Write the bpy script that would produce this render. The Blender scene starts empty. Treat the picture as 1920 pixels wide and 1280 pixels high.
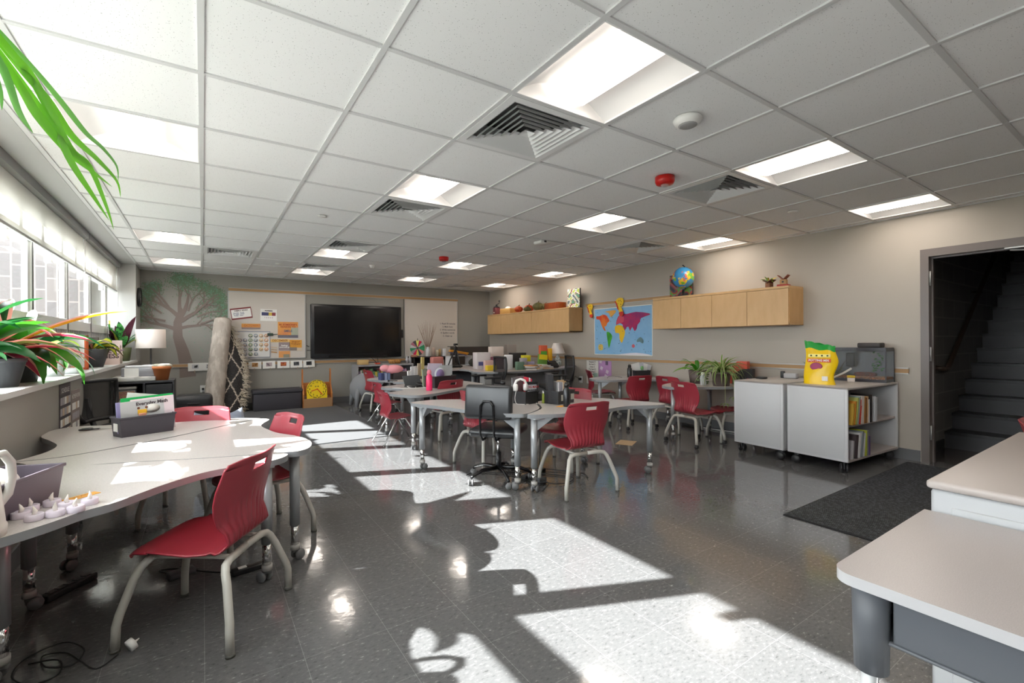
import bpy, bmesh, math, random
from math import sin, cos, pi, radians as R
from mathutils import Matrix, Vector
random.seed(7)
SC = bpy.context.scene
COL = SC.collection
# ---------------------------------------------------------------- room dimensions
TILE = 0.65
H = 2.4836          # ceiling
XR = 5.985          # right wall
YB = 9.945          # back wall
XL = -0.87          # left wall below the sill
XG = -1.20          # window glass
YF = -2.2           # wall behind the camera
EYE = 1.2312

# ---------------------------------------------------------------- materials
def lin(c):
    if isinstance(c, str):
        c = tuple(int(c[i:i+2], 16)/255 for i in (0, 2, 4))
    return tuple((x/12.92 if x <= .04045 else ((x+.055)/1.055)**2.4) for x in c) + (1,)
MATS = {}
def mat(name, col='808080', rough=.5, metal=0, emit=None, es=0, trans=0, noise=None, bump=None, alpha=None, coat=0, spec=None):
    if name in MATS: return MATS[name]
    m = bpy.data.materials.new(name); m.use_nodes = True
    nt = m.node_tree; b = nt.nodes['Principled BSDF']
    b.inputs['Base Color'].default_value = lin(col)
    b.inputs['Roughness'].default_value = rough
    b.inputs['Metallic'].default_value = metal
    if trans: b.inputs['Transmission Weight'].default_value = trans
    if coat: b.inputs['Coat Weight'].default_value = coat
    if spec is not None: b.inputs['Specular IOR Level'].default_value = spec
    if alpha is not None: b.inputs['Alpha'].default_value = alpha
    if emit is not None:
        b.inputs['Emission Color'].default_value = lin(emit); b.inputs['Emission Strength'].default_value = es
    tc = nt.nodes.new('ShaderNodeTexCoord')
    if noise:      # (scale, second colour, low, high[, stretch])
        n = nt.nodes.new('ShaderNodeTexNoise'); n.inputs['Scale'].default_value = noise[0]; n.inputs['Detail'].default_value = 3
        mp = nt.nodes.new('ShaderNodeMapping')
        if len(noise) > 4: mp.inputs['Scale'].default_value = noise[4]
        nt.links.new(tc.outputs['Object'], mp.inputs[0]); nt.links.new(mp.outputs[0], n.inputs['Vector'])
        cr = nt.nodes.new('ShaderNodeValToRGB')
        cr.color_ramp.elements[0].position = noise[2]; cr.color_ramp.elements[1].position = noise[3]
        cr.color_ramp.elements[0].color = lin(col); cr.color_ramp.elements[1].color = lin(noise[1])
        nt.links.new(n.outputs['Fac'], cr.inputs[0]); nt.links.new(cr.outputs[0], b.inputs['Base Color'])
    if bump:       # (scale, strength)
        n2 = nt.nodes.new('ShaderNodeTexNoise'); n2.inputs['Scale'].default_value = bump[0]; n2.inputs['Detail'].default_value = 2
        bp = nt.nodes.new('ShaderNodeBump'); bp.inputs['Strength'].default_value = bump[1]; bp.inputs['Distance'].default_value = .004
        nt.links.new(tc.outputs['Object'], n2.inputs['Vector'])
        nt.links.new(n2.outputs['Fac'], bp.inputs['Height']); nt.links.new(bp.outputs[0], b.inputs['Normal'])
    if 'leaf' in name or name.startswith('spider') or 'flower' in name:     # light passes through thin leaves
        tl = nt.nodes.new('ShaderNodeBsdfTranslucent'); ms = nt.nodes.new('ShaderNodeMixShader'); ms.inputs[0].default_value = .38
        tl.inputs[0].default_value = lin(col); src = b.inputs['Base Color'].links
        if src: nt.links.new(src[0].from_socket, tl.inputs[0])
        nt.links.new(b.outputs[0], ms.inputs[1]); nt.links.new(tl.outputs[0], ms.inputs[2]); nt.links.new(ms.outputs[0], nt.nodes['Material Output'].inputs[0])
    MATS[name] = m
    return m
def cm(col, rough=.55):        # plain coloured material on demand
    return mat('paint_' + col, col, rough)

# ---------------------------------------------------------------- mesh builder
class MB:
    def __init__(s): s.v = []; s.f = []; s.m = []; s.s = []; s.T = Matrix.Identity(4)
    def add(s, vs, fs, mi=0, sm=False):
        o = len(s.v)
        s.v += [tuple(s.T @ Vector(p)) for p in vs]
        for f in fs: s.f.append([i+o for i in f]); s.m.append(mi); s.s.append(sm)
        return s
    def box(s, c, d, mi=0, rz=0, ry=0, rx=0):
        M = Matrix.Translation(c) @ Matrix.Rotation(rz, 4, 'Z') @ Matrix.Rotation(ry, 4, 'Y') @ Matrix.Rotation(rx, 4, 'X')
        vs = [tuple(M @ Vector((x*d[0]/2, y*d[1]/2, z*d[2]/2))) for x in (-1, 1) for y in (-1, 1) for z in (-1, 1)]
        return s.add(vs, [(0,1,3,2),(4,6,7,5),(0,4,5,1),(2,3,7,6),(0,2,6,4),(1,5,7,3)], mi)
    def bb(s, x0, x1, y0, y1, z0, z1, mi=0):
        return s.box(((x0+x1)/2, (y0+y1)/2, (z0+z1)/2), (abs(x1-x0), abs(y1-y0), abs(z1-z0)), mi)
    def rbox(s, c, d, r=.01, mi=0, rz=0, ry=0, rx=0, seg=2):
        bm = bmesh.new(); bmesh.ops.create_cube(bm, size=1)
        for v in bm.verts: v.co = Vector((v.co.x*d[0], v.co.y*d[1], v.co.z*d[2]))
        bmesh.ops.bevel(bm, geom=bm.edges[:], offset=min(r, min(d)*.49), segments=seg, profile=.5, affect='EDGES')
        M = Matrix.Translation(c) @ Matrix.Rotation(rz, 4, 'Z') @ Matrix.Rotation(ry, 4, 'Y') @ Matrix.Rotation(rx, 4, 'X')
        bm.verts.index_update()
        s.add([tuple(M @ v.co) for v in bm.verts], [[v.index for v in f.verts] for f in bm.faces], mi, True)
        bm.free(); return s
    def prism(s, poly, z0, z1, mi=0, side=None, sm=False):
        n = len(poly); a = sum(poly[i][0]*poly[(i+1) % n][1]-poly[(i+1) % n][0]*poly[i][1] for i in range(n))
        if a < 0: poly = poly[::-1]
        vs = [(x, y, z0) for x, y in poly] + [(x, y, z1) for x, y in poly]
        s.add(vs, [list(range(n, 2*n)), list(range(n-1, -1, -1))], mi)
        s.add(vs, [(i, (i+1) % n, n+(i+1) % n, n+i) for i in range(n)], mi if side is None else side, sm)
        return s
    def tube(s, pts, r, mi=0, seg=8, cap=True, close=False):
        pts = [Vector(p) for p in pts]; n = len(pts); vs = []; up = Vector((.123, .456, .88)).normalized()
        prev = None
        for i, p in enumerate(pts):
            if close: t = pts[(i+1) % n]-pts[i-1]
            else: t = pts[min(i+1, n-1)]-pts[max(i-1, 0)]
            if t.length < 1e-9: t = Vector((0, 0, 1))
            t.normalize()
            if prev is None: a = t.cross(up)
            else: a = prev-t*prev.dot(t)
            if a.length < 1e-6: a = t.orthogonal()
            a.normalize(); prev = a; b = t.cross(a)
            rr = r[i] if isinstance(r, (list, tuple)) else r
            vs += [tuple(p+(a*cos(2*pi*k/seg)+b*sin(2*pi*k/seg))*rr) for k in range(seg)]
        fs = [(i*seg+k, i*seg+(k+1) % seg, ((i+1) % n)*seg+(k+1) % seg, ((i+1) % n)*seg+k) for i in range(n if close else n-1) for k in range(seg)]
        if cap and not close: fs += [list(range(seg))[::-1], list(range((n-1)*seg, n*seg))]
        return s.add(vs, fs, mi, True)
    def lathe(s, prof, c=(0, 0, 0), mi=0, seg=20, sm=True, a0=0, sx=1, sy=1, cap=True):
        vs = []
        for r, z in prof: vs += [(c[0]+sx*r*cos(a0+2*pi*k/seg), c[1]+sy*r*sin(a0+2*pi*k/seg), c[2]+z) for k in range(seg)]
        n = len(prof)
        fs = [(i*seg+k, i*seg+(k+1) % seg, (i+1)*seg+(k+1) % seg, (i+1)*seg+k) for i in range(n-1) for k in range(seg)]
        if cap and prof[0][0] > 1e-4: fs.append(list(range(seg))[::-1])
        if cap and prof[-1][0] > 1e-4: fs.append(list(range((n-1)*seg, n*seg)))
        return s.add(vs, fs, mi, sm)
    def cyl(s, c, r, h, mi=0, seg=16, r2=None):
        return s.lathe([(r, 0), (r if r2 is None else r2, h)], c, mi, seg)
    def ball(s, c, r, mi=0, seg=14, sx=1, sy=1, sz=1):
        n = 8; return s.lathe([(r*sin(pi*i/n)+1e-5, -r*sz*cos(pi*i/n)) for i in range(n+1)], c, mi, seg, True, 0, sx, sy)
    def grid(s, P, mi=0, sm=True, skip=None, mf=None):
        n, m = len(P), len(P[0]); o = len(s.v)
        s.v += [tuple(s.T @ Vector(p)) for row in P for p in row]
        for i in range(n-1):
            for j in range(m-1):
                if skip and skip(i, j): continue
                s.f.append([o+i*m+j, o+i*m+j+1, o+(i+1)*m+j+1, o+(i+1)*m+j]); s.m.append(mf(i, j) if mf else mi); s.s.append(sm)
        return s
    def build(s, name, mats, parent=None, loc=(0, 0, 0), rot=(0, 0, 0), fix=True, solid=0, bev=0, sub=0):
        me = bpy.data.meshes.new(name); me.from_pydata(s.v, [], s.f); me.update()
        if not isinstance(mats, (list, tuple)): mats = [mats]
        for m in mats: me.materials.append(m)
        me.polygons.foreach_set('material_index', s.m); me.polygons.foreach_set('use_smooth', s.s)
        if fix:
            bm = bmesh.new(); bm.from_mesh(me); bmesh.ops.recalc_face_normals(bm, faces=bm.faces[:]); bm.to_mesh(me); bm.free()
        o = bpy.data.objects.new(name, me); COL.objects.link(o); o.location = loc; o.rotation_euler = rot
        if parent: o.parent = parent
        if solid:
            md = o.modifiers.new('solid', 'SOLIDIFY'); md.thickness = solid; md.offset = 0
        if bev:
            md = o.modifiers.new('bevel', 'BEVEL'); md.width = bev; md.segments = 2; md.limit_method = 'ANGLE'
        if sub:
            md = o.modifiers.new('sub', 'SUBSURF'); md.levels = sub; md.render_levels = sub
        return o
def tag(o, label, cat, group=None, kind=None):
    o['label'] = label; o['category'] = cat
    if group: o['group'] = group
    if kind: o['kind'] = kind
    return o
def thing(name, label, cat, loc=(0, 0, 0), rz=0, group=None):
    o = bpy.data.objects.new(name, None); COL.objects.link(o); o.location = loc; o.rotation_euler = (0, 0, rz)
    o.empty_display_size = .05
    return tag(o, label, cat, group)
def struct(o):
    o['kind'] = 'structure'; return o
def dup(root, loc, rz, label, group=None):
    r = root.copy(); COL.objects.link(r); r.location = loc; r.rotation_euler = (0, 0, rz); r['label'] = label
    if group: r['group'] = group
    for ch in list(root.children):
        c = ch.copy(); COL.objects.link(c); c.parent = r
        for g in ch.children:
            d = g.copy(); COL.objects.link(d); d.parent = c
    return r
_txt = {}
def text_mesh(t, size, bold=0):
    k = (t, size, bold)
    if k in _txt: return _txt[k]
    cu = bpy.data.curves.new('lettering', 'FONT'); cu.body = t; cu.size = size; cu.align_x = 'CENTER'; cu.align_y = 'CENTER'; cu.offset = bold; cu.resolution_u = 3
    cu.space_line = .9
    o = bpy.data.objects.new('lettering', cu); COL.objects.link(o)
    bpy.context.view_layer.update()
    me = bpy.data.meshes.new_from_object(o.evaluated_get(bpy.context.evaluated_depsgraph_get()))
    bpy.data.objects.remove(o); bpy.data.curves.remove(cu)
    _txt[k] = me; return me
def lettering(t, size, loc, rot, m, parent, bold=0, name='lettering', sx=1):
    me = text_mesh(t, size, bold).copy(); me.materials.clear(); me.materials.append(m)
    o = bpy.data.objects.new(name, me); COL.objects.link(o); o.location = loc; o.rotation_euler = rot; o.scale = (sx, 1, 1)
    o.parent = parent; return o
BACKW = (pi/2, 0, 0)            # lettering on the back wall, read from the room
RIGHTW = (pi/2, 0, -pi/2)
LEFTW = (pi/2, 0, pi/2)

# ---------------------------------------------------------------- shared materials
WALL = mat('wall_grey_paint', '97948d', .5, bump=(60, .06))
WALLW = mat('wall_warm_paint', 'b3aba0', .5, bump=(60, .06))
BASEB = mat('baseboard_vinyl', '6c6d70', .45)
RED = mat('chair_red_plastic', '98303c', .33, bump=(300, .03))
LEGP = mat('chair_leg_paint', 'bdbab2', .32)
LAM = mat('table_laminate', 'c3bdba', .32, noise=(260, 'aaa5a3', .35, .75))
LAML = mat('desk_laminate', 'b7aea8', .32, noise=(260, 'a1999a', .35, .75))
EDGE = mat('table_edge_band', '898b8e', .4)
TLEG = mat('table_leg_paint', 'a8abae', .3, metal=.3)
CHROME = mat('chrome', 'dcdcdc', .1, metal=1)
BLK = mat('black_plastic', '1f1f21', .42)
BLK2 = mat('black_gloss_plastic', '17171a', .22)
DGREY = mat('dark_grey_plastic', '4b494d', .5)
WHITE = mat('white_plastic', 'e8e7e4', .4)
PAPER = mat('paper', 'e9e7e2', .7)
MAPLE = mat('maple_laminate', 'd8b07c', .42, noise=(5, 'd1a873', .35, .7, (3, 3, 1)))
MAPLEX = mat('maple_laminate_side', 'cfa570', .42, noise=(5, 'c79c66', .35, .7, (3, 3, 1)))
OAK = mat('oak_strip', 'b08a5f', .5)
ALU = mat('aluminium', 'b9bab9', .4, metal=.5)
CABG = mat('cabinet_grey', 'c9c9cb', .38)
CABE = mat('cabinet_edge', 'a9a9ac', .38)
WBOARD = mat('whiteboard_surface', 'cfc7be', .25)
GREEN = mat('leaf_green', '3e8a22', .4)
GREEN2 = mat('leaf_pale', 'b9c98a', .45)
DGREEN = mat('leaf_dark', '1f5a2a', .35)
CREAM = mat('leaf_cream', 'd9c47c', .45)
PINKL = mat('leaf_pink', 'b8344f', .4)
SOIL = mat('soil', '33261c', .9)
CASTER = mat('caster_rubber', '2b2b2d', .45)
CASTG = mat('caster_grey', '77787a', .4)
SMOKE = mat('clear_plastic', 'c9cfd0', .15, alpha=.35)

# ---------------------------------------------------------------- camera, world, sun
cam = bpy.data.cameras.new('camera'); co = bpy.data.objects.new('camera', cam); COL.objects.link(co); SC.camera = co
cam.sensor_width = 36; cam.lens = 866/1920*36; cam.clip_start = .02
th = .5901; roll = -.00621
Fw = Vector((sin(th), cos(th), 0)); Rt = Vector((cos(th), -sin(th), 0)); Up = Vector((0, 0, 1))
# camera rolled clockwise by |roll|
Rr = Rt*cos(roll)+Up*sin(roll); Ur = Up*cos(roll)-Rt*sin(roll)
co.matrix_world = Matrix((( Rr.x, Ur.x, -Fw.x, 0), (Rr.y, Ur.y, -Fw.y, 0), (Rr.z, Ur.z, -Fw.z, EYE), (0, 0, 0, 1)))
w = bpy.data.worlds.new('world'); SC.world = w; w.use_nodes = True
bg = w.node_tree.nodes['Background']; bg.inputs[0].default_value = (.93, .96, 1, 1); bg.inputs[1].default_value = 7.6
sun = bpy.data.lights.new('sun', 'SUN'); so = bpy.data.objects.new('sun', sun); COL.objects.link(so)
sd = Vector((1, -.42, -.64*1.0)).normalized()
so.rotation_euler = sd.to_track_quat('-Z', 'Y').to_euler(); sun.energy = 25; sun.angle = R(.5); sun.color = (1, .98, .95)
SC.view_settings.view_transform = 'Standard'; SC.view_settings.look = 'None'; SC.view_settings.gamma = 1
SC.view_settings.exposure = 0.98; SC.view_settings.use_curve_mapping = False
SC.cycles.use_denoising = True; SC.cycles.max_bounces = 8; SC.cycles.diffuse_bounces = 5; SC.cycles.glossy_bounces = 4
SC.cycles.transparent_max_bounces = 12; SC.cycles.sample_clamp_indirect = 6; SC.cycles.caustics_reflective = False; SC.cycles.caustics_refractive = False
SC.cycles.use_adaptive_sampling = True; SC.cycles.adaptive_threshold = .02
# ================================================================ SETTING
def floor_mat():
    m = bpy.data.materials.new('vinyl_floor_tiles'); m.use_nodes = True; nt = m.node_tree; N = nt.nodes; L = nt.links
    b = N['Principled BSDF']; tc = N.new('ShaderNodeTexCoord')
    v1 = N.new('ShaderNodeTexNoise'); v1.inputs['Scale'].default_value = 38; v1.inputs['Detail'].default_value = 4; v1.inputs['Roughness'].default_value = .7
    mp = N.new('ShaderNodeMapping'); mp.inputs['Rotation'].default_value = (0, 0, .6); mp.inputs['Scale'].default_value = (1, 1.9, 1)
    L.new(tc.outputs['Object'], mp.inputs[0]); L.new(mp.outputs[0], v1.inputs['Vector'])
    cr = N.new('ShaderNodeValToRGB'); e = cr.color_ramp.elements
    e[0].position = .30; e[0].color = lin('4a4a4b'); e[1].position = .42; e[1].color = lin('616162')
    x = cr.color_ramp.elements.new(.60); x.color = lin('676768'); x = cr.color_ramp.elements.new(.72); x.color = lin('a2a2a2')
    L.new(v1.outputs['Fac'], cr.inputs[0])
    br = N.new('ShaderNodeTexBrick'); br.offset = 0; br.squash = 1
    br.inputs['Scale'].default_value = 1; br.inputs['Brick Width'].default_value = .325; br.inputs['Row Height'].default_value = .325
    br.inputs['Mortar Size'].default_value = .0011; br.inputs['Mortar Smooth'].default_value = .1
    br.inputs['Color1'].default_value = (1, 1, 1, 1); br.inputs['Color2'].default_value = (.93, .93, .93, 1); br.inputs['Mortar'].default_value = (1.7, 1.7, 1.7, 1)
    L.new(tc.outputs['Object'], br.inputs['Vector'])
    mx = N.new('ShaderNodeMix'); mx.data_type = 'RGBA'; mx.blend_type = 'MULTIPLY'; mx.inputs[0].default_value = 1
    L.new(cr.outputs[0], mx.inputs[6]); L.new(br.outputs['Color'], mx.inputs[7]); L.new(mx.outputs[2], b.inputs['Base Color'])
    b.inputs['Roughness'].default_value = .13; b.inputs['Coat Weight'].default_value = .35; b.inputs['Coat Roughness'].default_value = .05
    n2 = N.new('ShaderNodeTexNoise'); n2.inputs['Scale'].default_value = 9; n2.inputs['Detail'].default_value = 3
    L.new(tc.outputs['Object'], n2.inputs['Vector'])
    bp = N.new('ShaderNodeBump'); bp.inputs['Strength'].default_value = .09; bp.inputs['Distance'].default_value = .01
    L.new(n2.outputs['Fac'], bp.inputs['Height']); L.new(bp.outputs[0], b.inputs['Normal']); L.new(bp.outputs[0], b.inputs['Coat Normal'])
    return m
struct(MB().bb(XG-.3, XR+.15, YF-.1, YB+.1, -.12, 0).build('floor', floor_mat()))
# carpet area and ribbed entrance mat
tag(MB().bb(XL+.01, 2.16, 5.95, 9.93, 0, .008).build('area_carpet', mat('carpet_grey', '5f6062', .95, noise=(240, '4c4d50', .35, .65), bump=(500, .5))),
    'large flat grey carpet on the floor in front of the whiteboards', 'carpet')
mm = MB().bb(3.38, 5.83, .2, 1.64, 0, .006, 1)
for i in range(100):
    x = 3.40+i*.0243
    mm.bb(x, x+.013, .21, 1.63, .006, .011, 0)
tag(mm.build('entrance_mat', [mat('mat_rib', '2c2d2f', .9, noise=(60, '45464a', .45, .62)), mat('mat_base', '161618', .9)]), 'black ribbed entrance mat on the floor by the stair doorway', 'floor mat')

# ceiling tiles with openings
LIGHTS = [(i, j) for i in (-1, 2, 5, 8) for j in (-5, -2, 1, 6, 9)]
DIFF = [(2, -1), (2, 2), (5, -1), (0, 7), (2, 5), (2, 8), (7, 2), (5, 8), (7, 10)]
Y0 = 3.968*TILE
def cell(i, j): return i*TILE, Y0+j*TILE
cl = MB(); gr = MB()
def clampb(a, lo, hi): return max(lo, min(hi, a))
for i in range(-2, 10):
    for j in range(-8, 12):
        if (i, j) in LIGHTS or (i, j) in DIFF: continue
        x, y = cell(i, j); x1 = clampb(x+TILE, XL, XR); y1 = clampb(y+TILE, YF, YB); x = clampb(x, XL, XR); y = clampb(y, YF, YB)
        if x1-x < .01 or y1-y < .01: continue
        cl.bb(x, x1, y, y1, H+.006, H+.025)
CEIL = mat('ceiling_tile', 'ececec', .9)
nt = CEIL.node_tree; b = nt.nodes['Principled BSDF']; tc = nt.nodes.new('ShaderNodeTexCoord')
vo = nt.nodes.new('ShaderNodeTexVoronoi'); vo.inputs['Scale'].default_value = 105; vo.inputs['Randomness'].default_value = 1
cr = nt.nodes.new('ShaderNodeValToRGB'); cr.color_ramp.elements[0].position = .13; cr.color_ramp.elements[1].position = .2
cr.color_ramp.elements[0].color = lin('9c9c9c'); cr.color_ramp.elements[1].color = lin('efefef')
ns = nt.nodes.new('ShaderNodeTexNoise'); ns.inputs['Scale'].default_value = 130
mth = nt.nodes.new('ShaderNodeMath'); mth.operation = 'MULTIPLY_ADD'; mth.inputs[1].default_value = .55; 
nt.links.new(tc.outputs['Object'], vo.inputs['Vector']); nt.links.new(tc.outputs['Object'], ns.inputs['Vector'])
nt.links.new(ns.outputs['Fac'], mth.inputs[0]); nt.links.new(vo.outputs['Distance'], mth.inputs[2])
mt2 = nt.nodes.new('ShaderNodeMath'); mt2.operation = 'SUBTRACT'; mt2.inputs[1].default_value = .22; nt.links.new(mth.outputs[0], mt2.inputs[0])
nt.links.new(mt2.outputs[0], cr.inputs[0]); nt.links.new(cr.outputs[0], b.inputs['Base Color'])
struct(cl.build('ceiling', CEIL))
for i in range(-1, 10):
    x = i*TILE; gr.bb(x-.012, x+.012, YF, YB, H-.002, H+.008)
for j in range(-7, 12):
    y = Y0+j*TILE; gr.bb(XL, XR, y-.012, y+.012, H-.0015, H+.008)
gr.bb(XL, XL+.03, YF, YB, H-.002, H+.01); gr.bb(XR-.02, XR, YF, YB, H-.002, H+.01); gr.bb(XL, XR, YB-.02, YB, H-.002, H+.01)
struct(gr.build('trim_1', mat('ceiling_grid_metal', 'd2d2d2', .45)))
struct(MB().bb(XG-.35, XR+.2, YF-.2, YB+.2, H+.17, H+.3).build('ceiling_slab', mat('slab', '8a8a8a', .9)))
# soffit over the windows
struct(MB().bb(XG-.3, XL, YF, YB+.1, H-.004, H+.1).build('trim_2', mat('soffit_paint', 'b9b9b8', .6)))

# back wall
struct(MB().bb(XG-.35, XR+.15, YB, YB+.15, 0, H+.17).build('wall_back', WALL))
# right wall with doorway
wr = MB(); wr.bb(XR, XR+.15, 1.56, YB, 0, H+.17); wr.bb(XR, XR+.15, YF, .45, 0, H+.17); wr.bb(XR, XR+.15, .45, 1.56, 2.11, H+.17)
struct(wr.build('wall_right', WALLW))
struct(MB().bb(XG-.35, XR+.15, YF-.15, YF, 0, H+.17).build('wall_front', WALL))
# left wall: below sill, jambs, head
wl = MB(); wl.bb(XG-.2, XL, YF, YB, 0, .95)
wl.bb(XG-.1, XG+.06, 9.43, YB, .95, H+.1); wl.bb(XG-.1, XG+.1, 3.96, 4.32, .95, H+.1); wl.bb(XG-.1, XG+.06, YF, -.6, .95, H+.1)
wl.bb(XG-.1, XG+.06, -.6, YB, 2.36, H+.1)
struct(wl.build('wall_left', WALL))
struct(MB().bb(XG, XL, 9.32, YB, .95, H).build('trim_3', mat('pillar_paint', 'b4b3b0', .5)))
# exterior brick; the wing past the window end is added to clip sunlight
BR = bpy.data.materials.new('brick_outside'); BR.use_nodes = True; nt = BR.node_tree
bt = nt.nodes.new('ShaderNodeTexBrick'); tc = nt.nodes.new('ShaderNodeTexCoord'); mp = nt.nodes.new('ShaderNodeMapping')
mp.inputs['Rotation'].default_value = (pi/2, 0, pi/2)
bt.inputs['Scale'].default_value = 1; bt.inputs['Brick Width'].default_value = .34; bt.inputs['Row Height'].default_value = .12; bt.inputs['Mortar Size'].default_value = .01
bt.inputs['Color1'].default_value = lin('544c48'); bt.inputs['Color2'].default_value = lin('464140'); bt.inputs['Mortar'].default_value = lin('6d645f')
nt.links.new(tc.outputs['Object'], mp.inputs[0]); nt.links.new(mp.outputs[0], bt.inputs['Vector']); nt.links.new(bt.outputs['Color'], nt.nodes['Principled BSDF'].inputs['Base Color'])
bw = MB()
bw.bb(-8.6, -8.0, 15, 44, -1.2, 4.6)
tag(bw.build('brick_building', BR), 'brick building seen outside through the windows', 'building')
struct(MB().bb(-3.9, -1.5, 9.5, 9.9, -1, 3.2).build('wall_sun_block', BR))  # wing added to cut the sun patch short at its far end
struct(MB().bb(-60, XG-.35, -30, 60, -1.3, -1.2).build('ground_outside', mat('ground_outside', '8a8a84', .9)))

# windows
FR = mat('window_frame_white', 'dcdcda', .4); FRD = mat('window_gasket', '4a4b4d', .5)
GL = bpy.data.materials.new('window_glass'); GL.use_nodes = True; nt = GL.node_tree; nt.nodes.remove(nt.nodes['Principled BSDF'])
tr = nt.nodes.new('ShaderNodeBsdfTransparent'); gs = nt.nodes.new('ShaderNodeBsdfGlossy'); gs.inputs['Roughness'].default_value = .02
mxs = nt.nodes.new('ShaderNodeMixShader'); mxs.inputs[0].default_value = .06; tr.inputs[0].default_value = (.95, .97, .97, 1)
nt.links.new(tr.outputs[0], mxs.inputs[1]); nt.links.new(gs.outputs[0], mxs.inputs[2]); nt.links.new(mxs.outputs[0], nt.nodes['Material Output'].inputs[0])
MUL = [-.6, .4, 1.6, 2.8, 3.96, None, 4.32, 5.4, 6.6, 7.8, 9.0, 9.43]
RIB = mat('spandrel_metal', 'c5c6c6', .5)
k = 1
for a, b_ in zip(MUL[:-1], MUL[1:]):
    if a is None or b_ is None: continue
    fr = MB(); x0, x1 = XG-.03, XG+.03
    for y in (a, b_):
        s = 1 if y == a else -1
        fr.bb(x0, x1, y, y+s*.03, .97, 2.36)
        fr.bb(x0+.012, x1-.012, y+s*.03, y+s*.085, 1.5, 2.08)
    fr.bb(x0, x1, a, b_, 1.385, 1.49); fr.bb(x0, x1, a, b_, 2.08, 2.14); fr.bb(x0, x1, a, b_, 2.30, 2.36); fr.bb(x0, x1, a, b_, .97, 1.0)
    fr.bb(XG-.005, XG+.032, b_-.012, b_+.012, .97, 2.36, 1)
    f = struct(fr.build('window_%d' % k, [FR, FRD]))
    g = MB(); g.bb(XG-.003, XG+.003, a+.03, b_-.03, 1.49, 2.3)
    if a < 5.0:
        g.bb(XG-.003, XG+.003, a+.03, b_-.03, 1.0, 1.385); g.build('window_glass', GL, f)
    else:
        g.build('window_glass', GL, f)
        p = MB(); p.bb(XG-.02, XG+.0, a+.03, b_-.03, 1.0, 1.385)
        yy = a+.06
        while yy < b_-.06: p.bb(XG, XG+.012, yy, yy+.02, 1.0, 1.385); yy += .09
        p.build('spandrel_panel', RIB, f)
    k += 1
ub = MB()
for y in (-.1, 1.2, 2.5, 4.85, 6.04, 7.4, 8.75): ub.bb(XG-.028, XG+.02, y-.03, y+.03, 2.0, 2.36)
struct(ub.build('trim_4', FR))
struct(MB().bb(XG-.03, XL+.018, YF, 9.32, .945, .978).build('trim_5', mat('sill_white', 'd5d5d3', .35)))
bbm = MB(); bbm.bb(XL, XL+.012, YF, YB, 0, .11); struct(bbm.build('baseboard_left', BASEB))
struct(MB().bb(XL, XR, YB-.012, YB, 0, .11).build('baseboard_back', BASEB))
bbm = MB(); bbm.bb(XR-.012, XR, 1.575, YB, 0, .11); bbm.bb(XR-.012, XR, YF, .43, 0, .11); struct(bbm.build('baseboard_right', BASEB))

# roller shades
SH = bpy.data.materials.new('shade_fabric'); SH.use_nodes = True; nt = SH.node_tree; pb = nt.nodes['Principled BSDF']
pb.inputs['Base Color'].default_value = lin('d9d8d4'); pb.inputs['Roughness'].default_value = .9
tl = nt.nodes.new('ShaderNodeBsdfTranslucent'); tl.inputs[0].default_value = lin('e6e4df')
tp = nt.nodes.new('ShaderNodeBsdfTransparent'); m1 = nt.nodes.new('ShaderNodeMixShader'); m1.inputs[0].default_value = .45; m2 = nt.nodes.new('ShaderNodeMixShader'); m2.inputs[0].default_value = .06
nt.links.new(pb.outputs[0], m1.inputs[1]); nt.links.new(tl.outputs[0], m1.inputs[2]); nt.links.new(m1.outputs[0], m2.inputs[1]); nt.links.new(tp.outputs[0], m2.inputs[2]); nt.links.new(m2.outputs[0], nt.nodes['Material Output'].inputs[0])
for k, (a, b_, lab) in enumerate([(-.6, 3.9, 'white roller shade, half lowered, nearest the camera beside the leaves'), (3.95, 6.93, 'white roller shade, half lowered, above the windowsill plants'), (6.97, 9.3, 'white roller shade, half lowered, farthest one next to the pillar')]):
    t = thing('roller_shade', lab, 'window shade', (XG+.1, (a+b_)/2, 2.05), 0, 'roller shades on the windows'); hl = (b_-a)/2
    MB().bb(-.001, .001, -hl, hl, 0, .40).build('shade_fabric', SH, t)
    MB().tube([(0, -hl, -.005), (0, hl, -.005)], .012).build('hem_bar', ALU, t)
    MB().bb(-.04, .05, -hl, hl, .36, .43).build('headbox', mat('headbox', '8f9090', .5), t)
    MB().tube([(.02, hl-.02, .36), (.02, hl-.02, -.25), (.02, hl-.05, -.25), (.02, hl-.05, .36)], .003, seg=5).build('pull_chain', WHITE, t)

# doorway
DF = mat('door_frame_paint', '6e6561', .35)
df = MB()
def frame_jamb(y0, y1):
    df.bb(XR-.02, XR+.17, y0, y1, 0, 2.12)
df.bb(XR-.02, XR+.17, 1.50, 1.565, 0, 2.12); df.bb(XR-.02, XR+.17, .44, .505, 0, 2.12); df.bb(XR-.02, XR+.17, .505, 1.50, 2.045, 2.12)
df.bb(XR+.06, XR+.10, 1.485, 1.5, 0, 2.045); df.bb(XR+.06, XR+.10, .505, .52, 0, 2.045); df.bb(XR+.06, XR+.10, .52, 1.485, 2.03, 2.045)
d = struct(df.build('door_1', DF))
for z in (.3, 1.08, 1.83):
    hb = MB(); hb.bb(XR+.0, XR+.035, 1.494, 1.5, z-.07, z+.07); hb.tube([(XR+.0, 1.492, z-.07), (XR+.0, 1.492, z+.07)], .007); hb.build('hinge', ALU, d)
cb = MB(); cb.bb(XR-.02, XR+.04, .86, .98, 2.03, 2.043); cb.tube([(XR, .95, 2.02), (XR+.02, .8, 2.0), (XR+.02, .7, 2.02)], .008); cb.build('door_closer', ALU, d)
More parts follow.
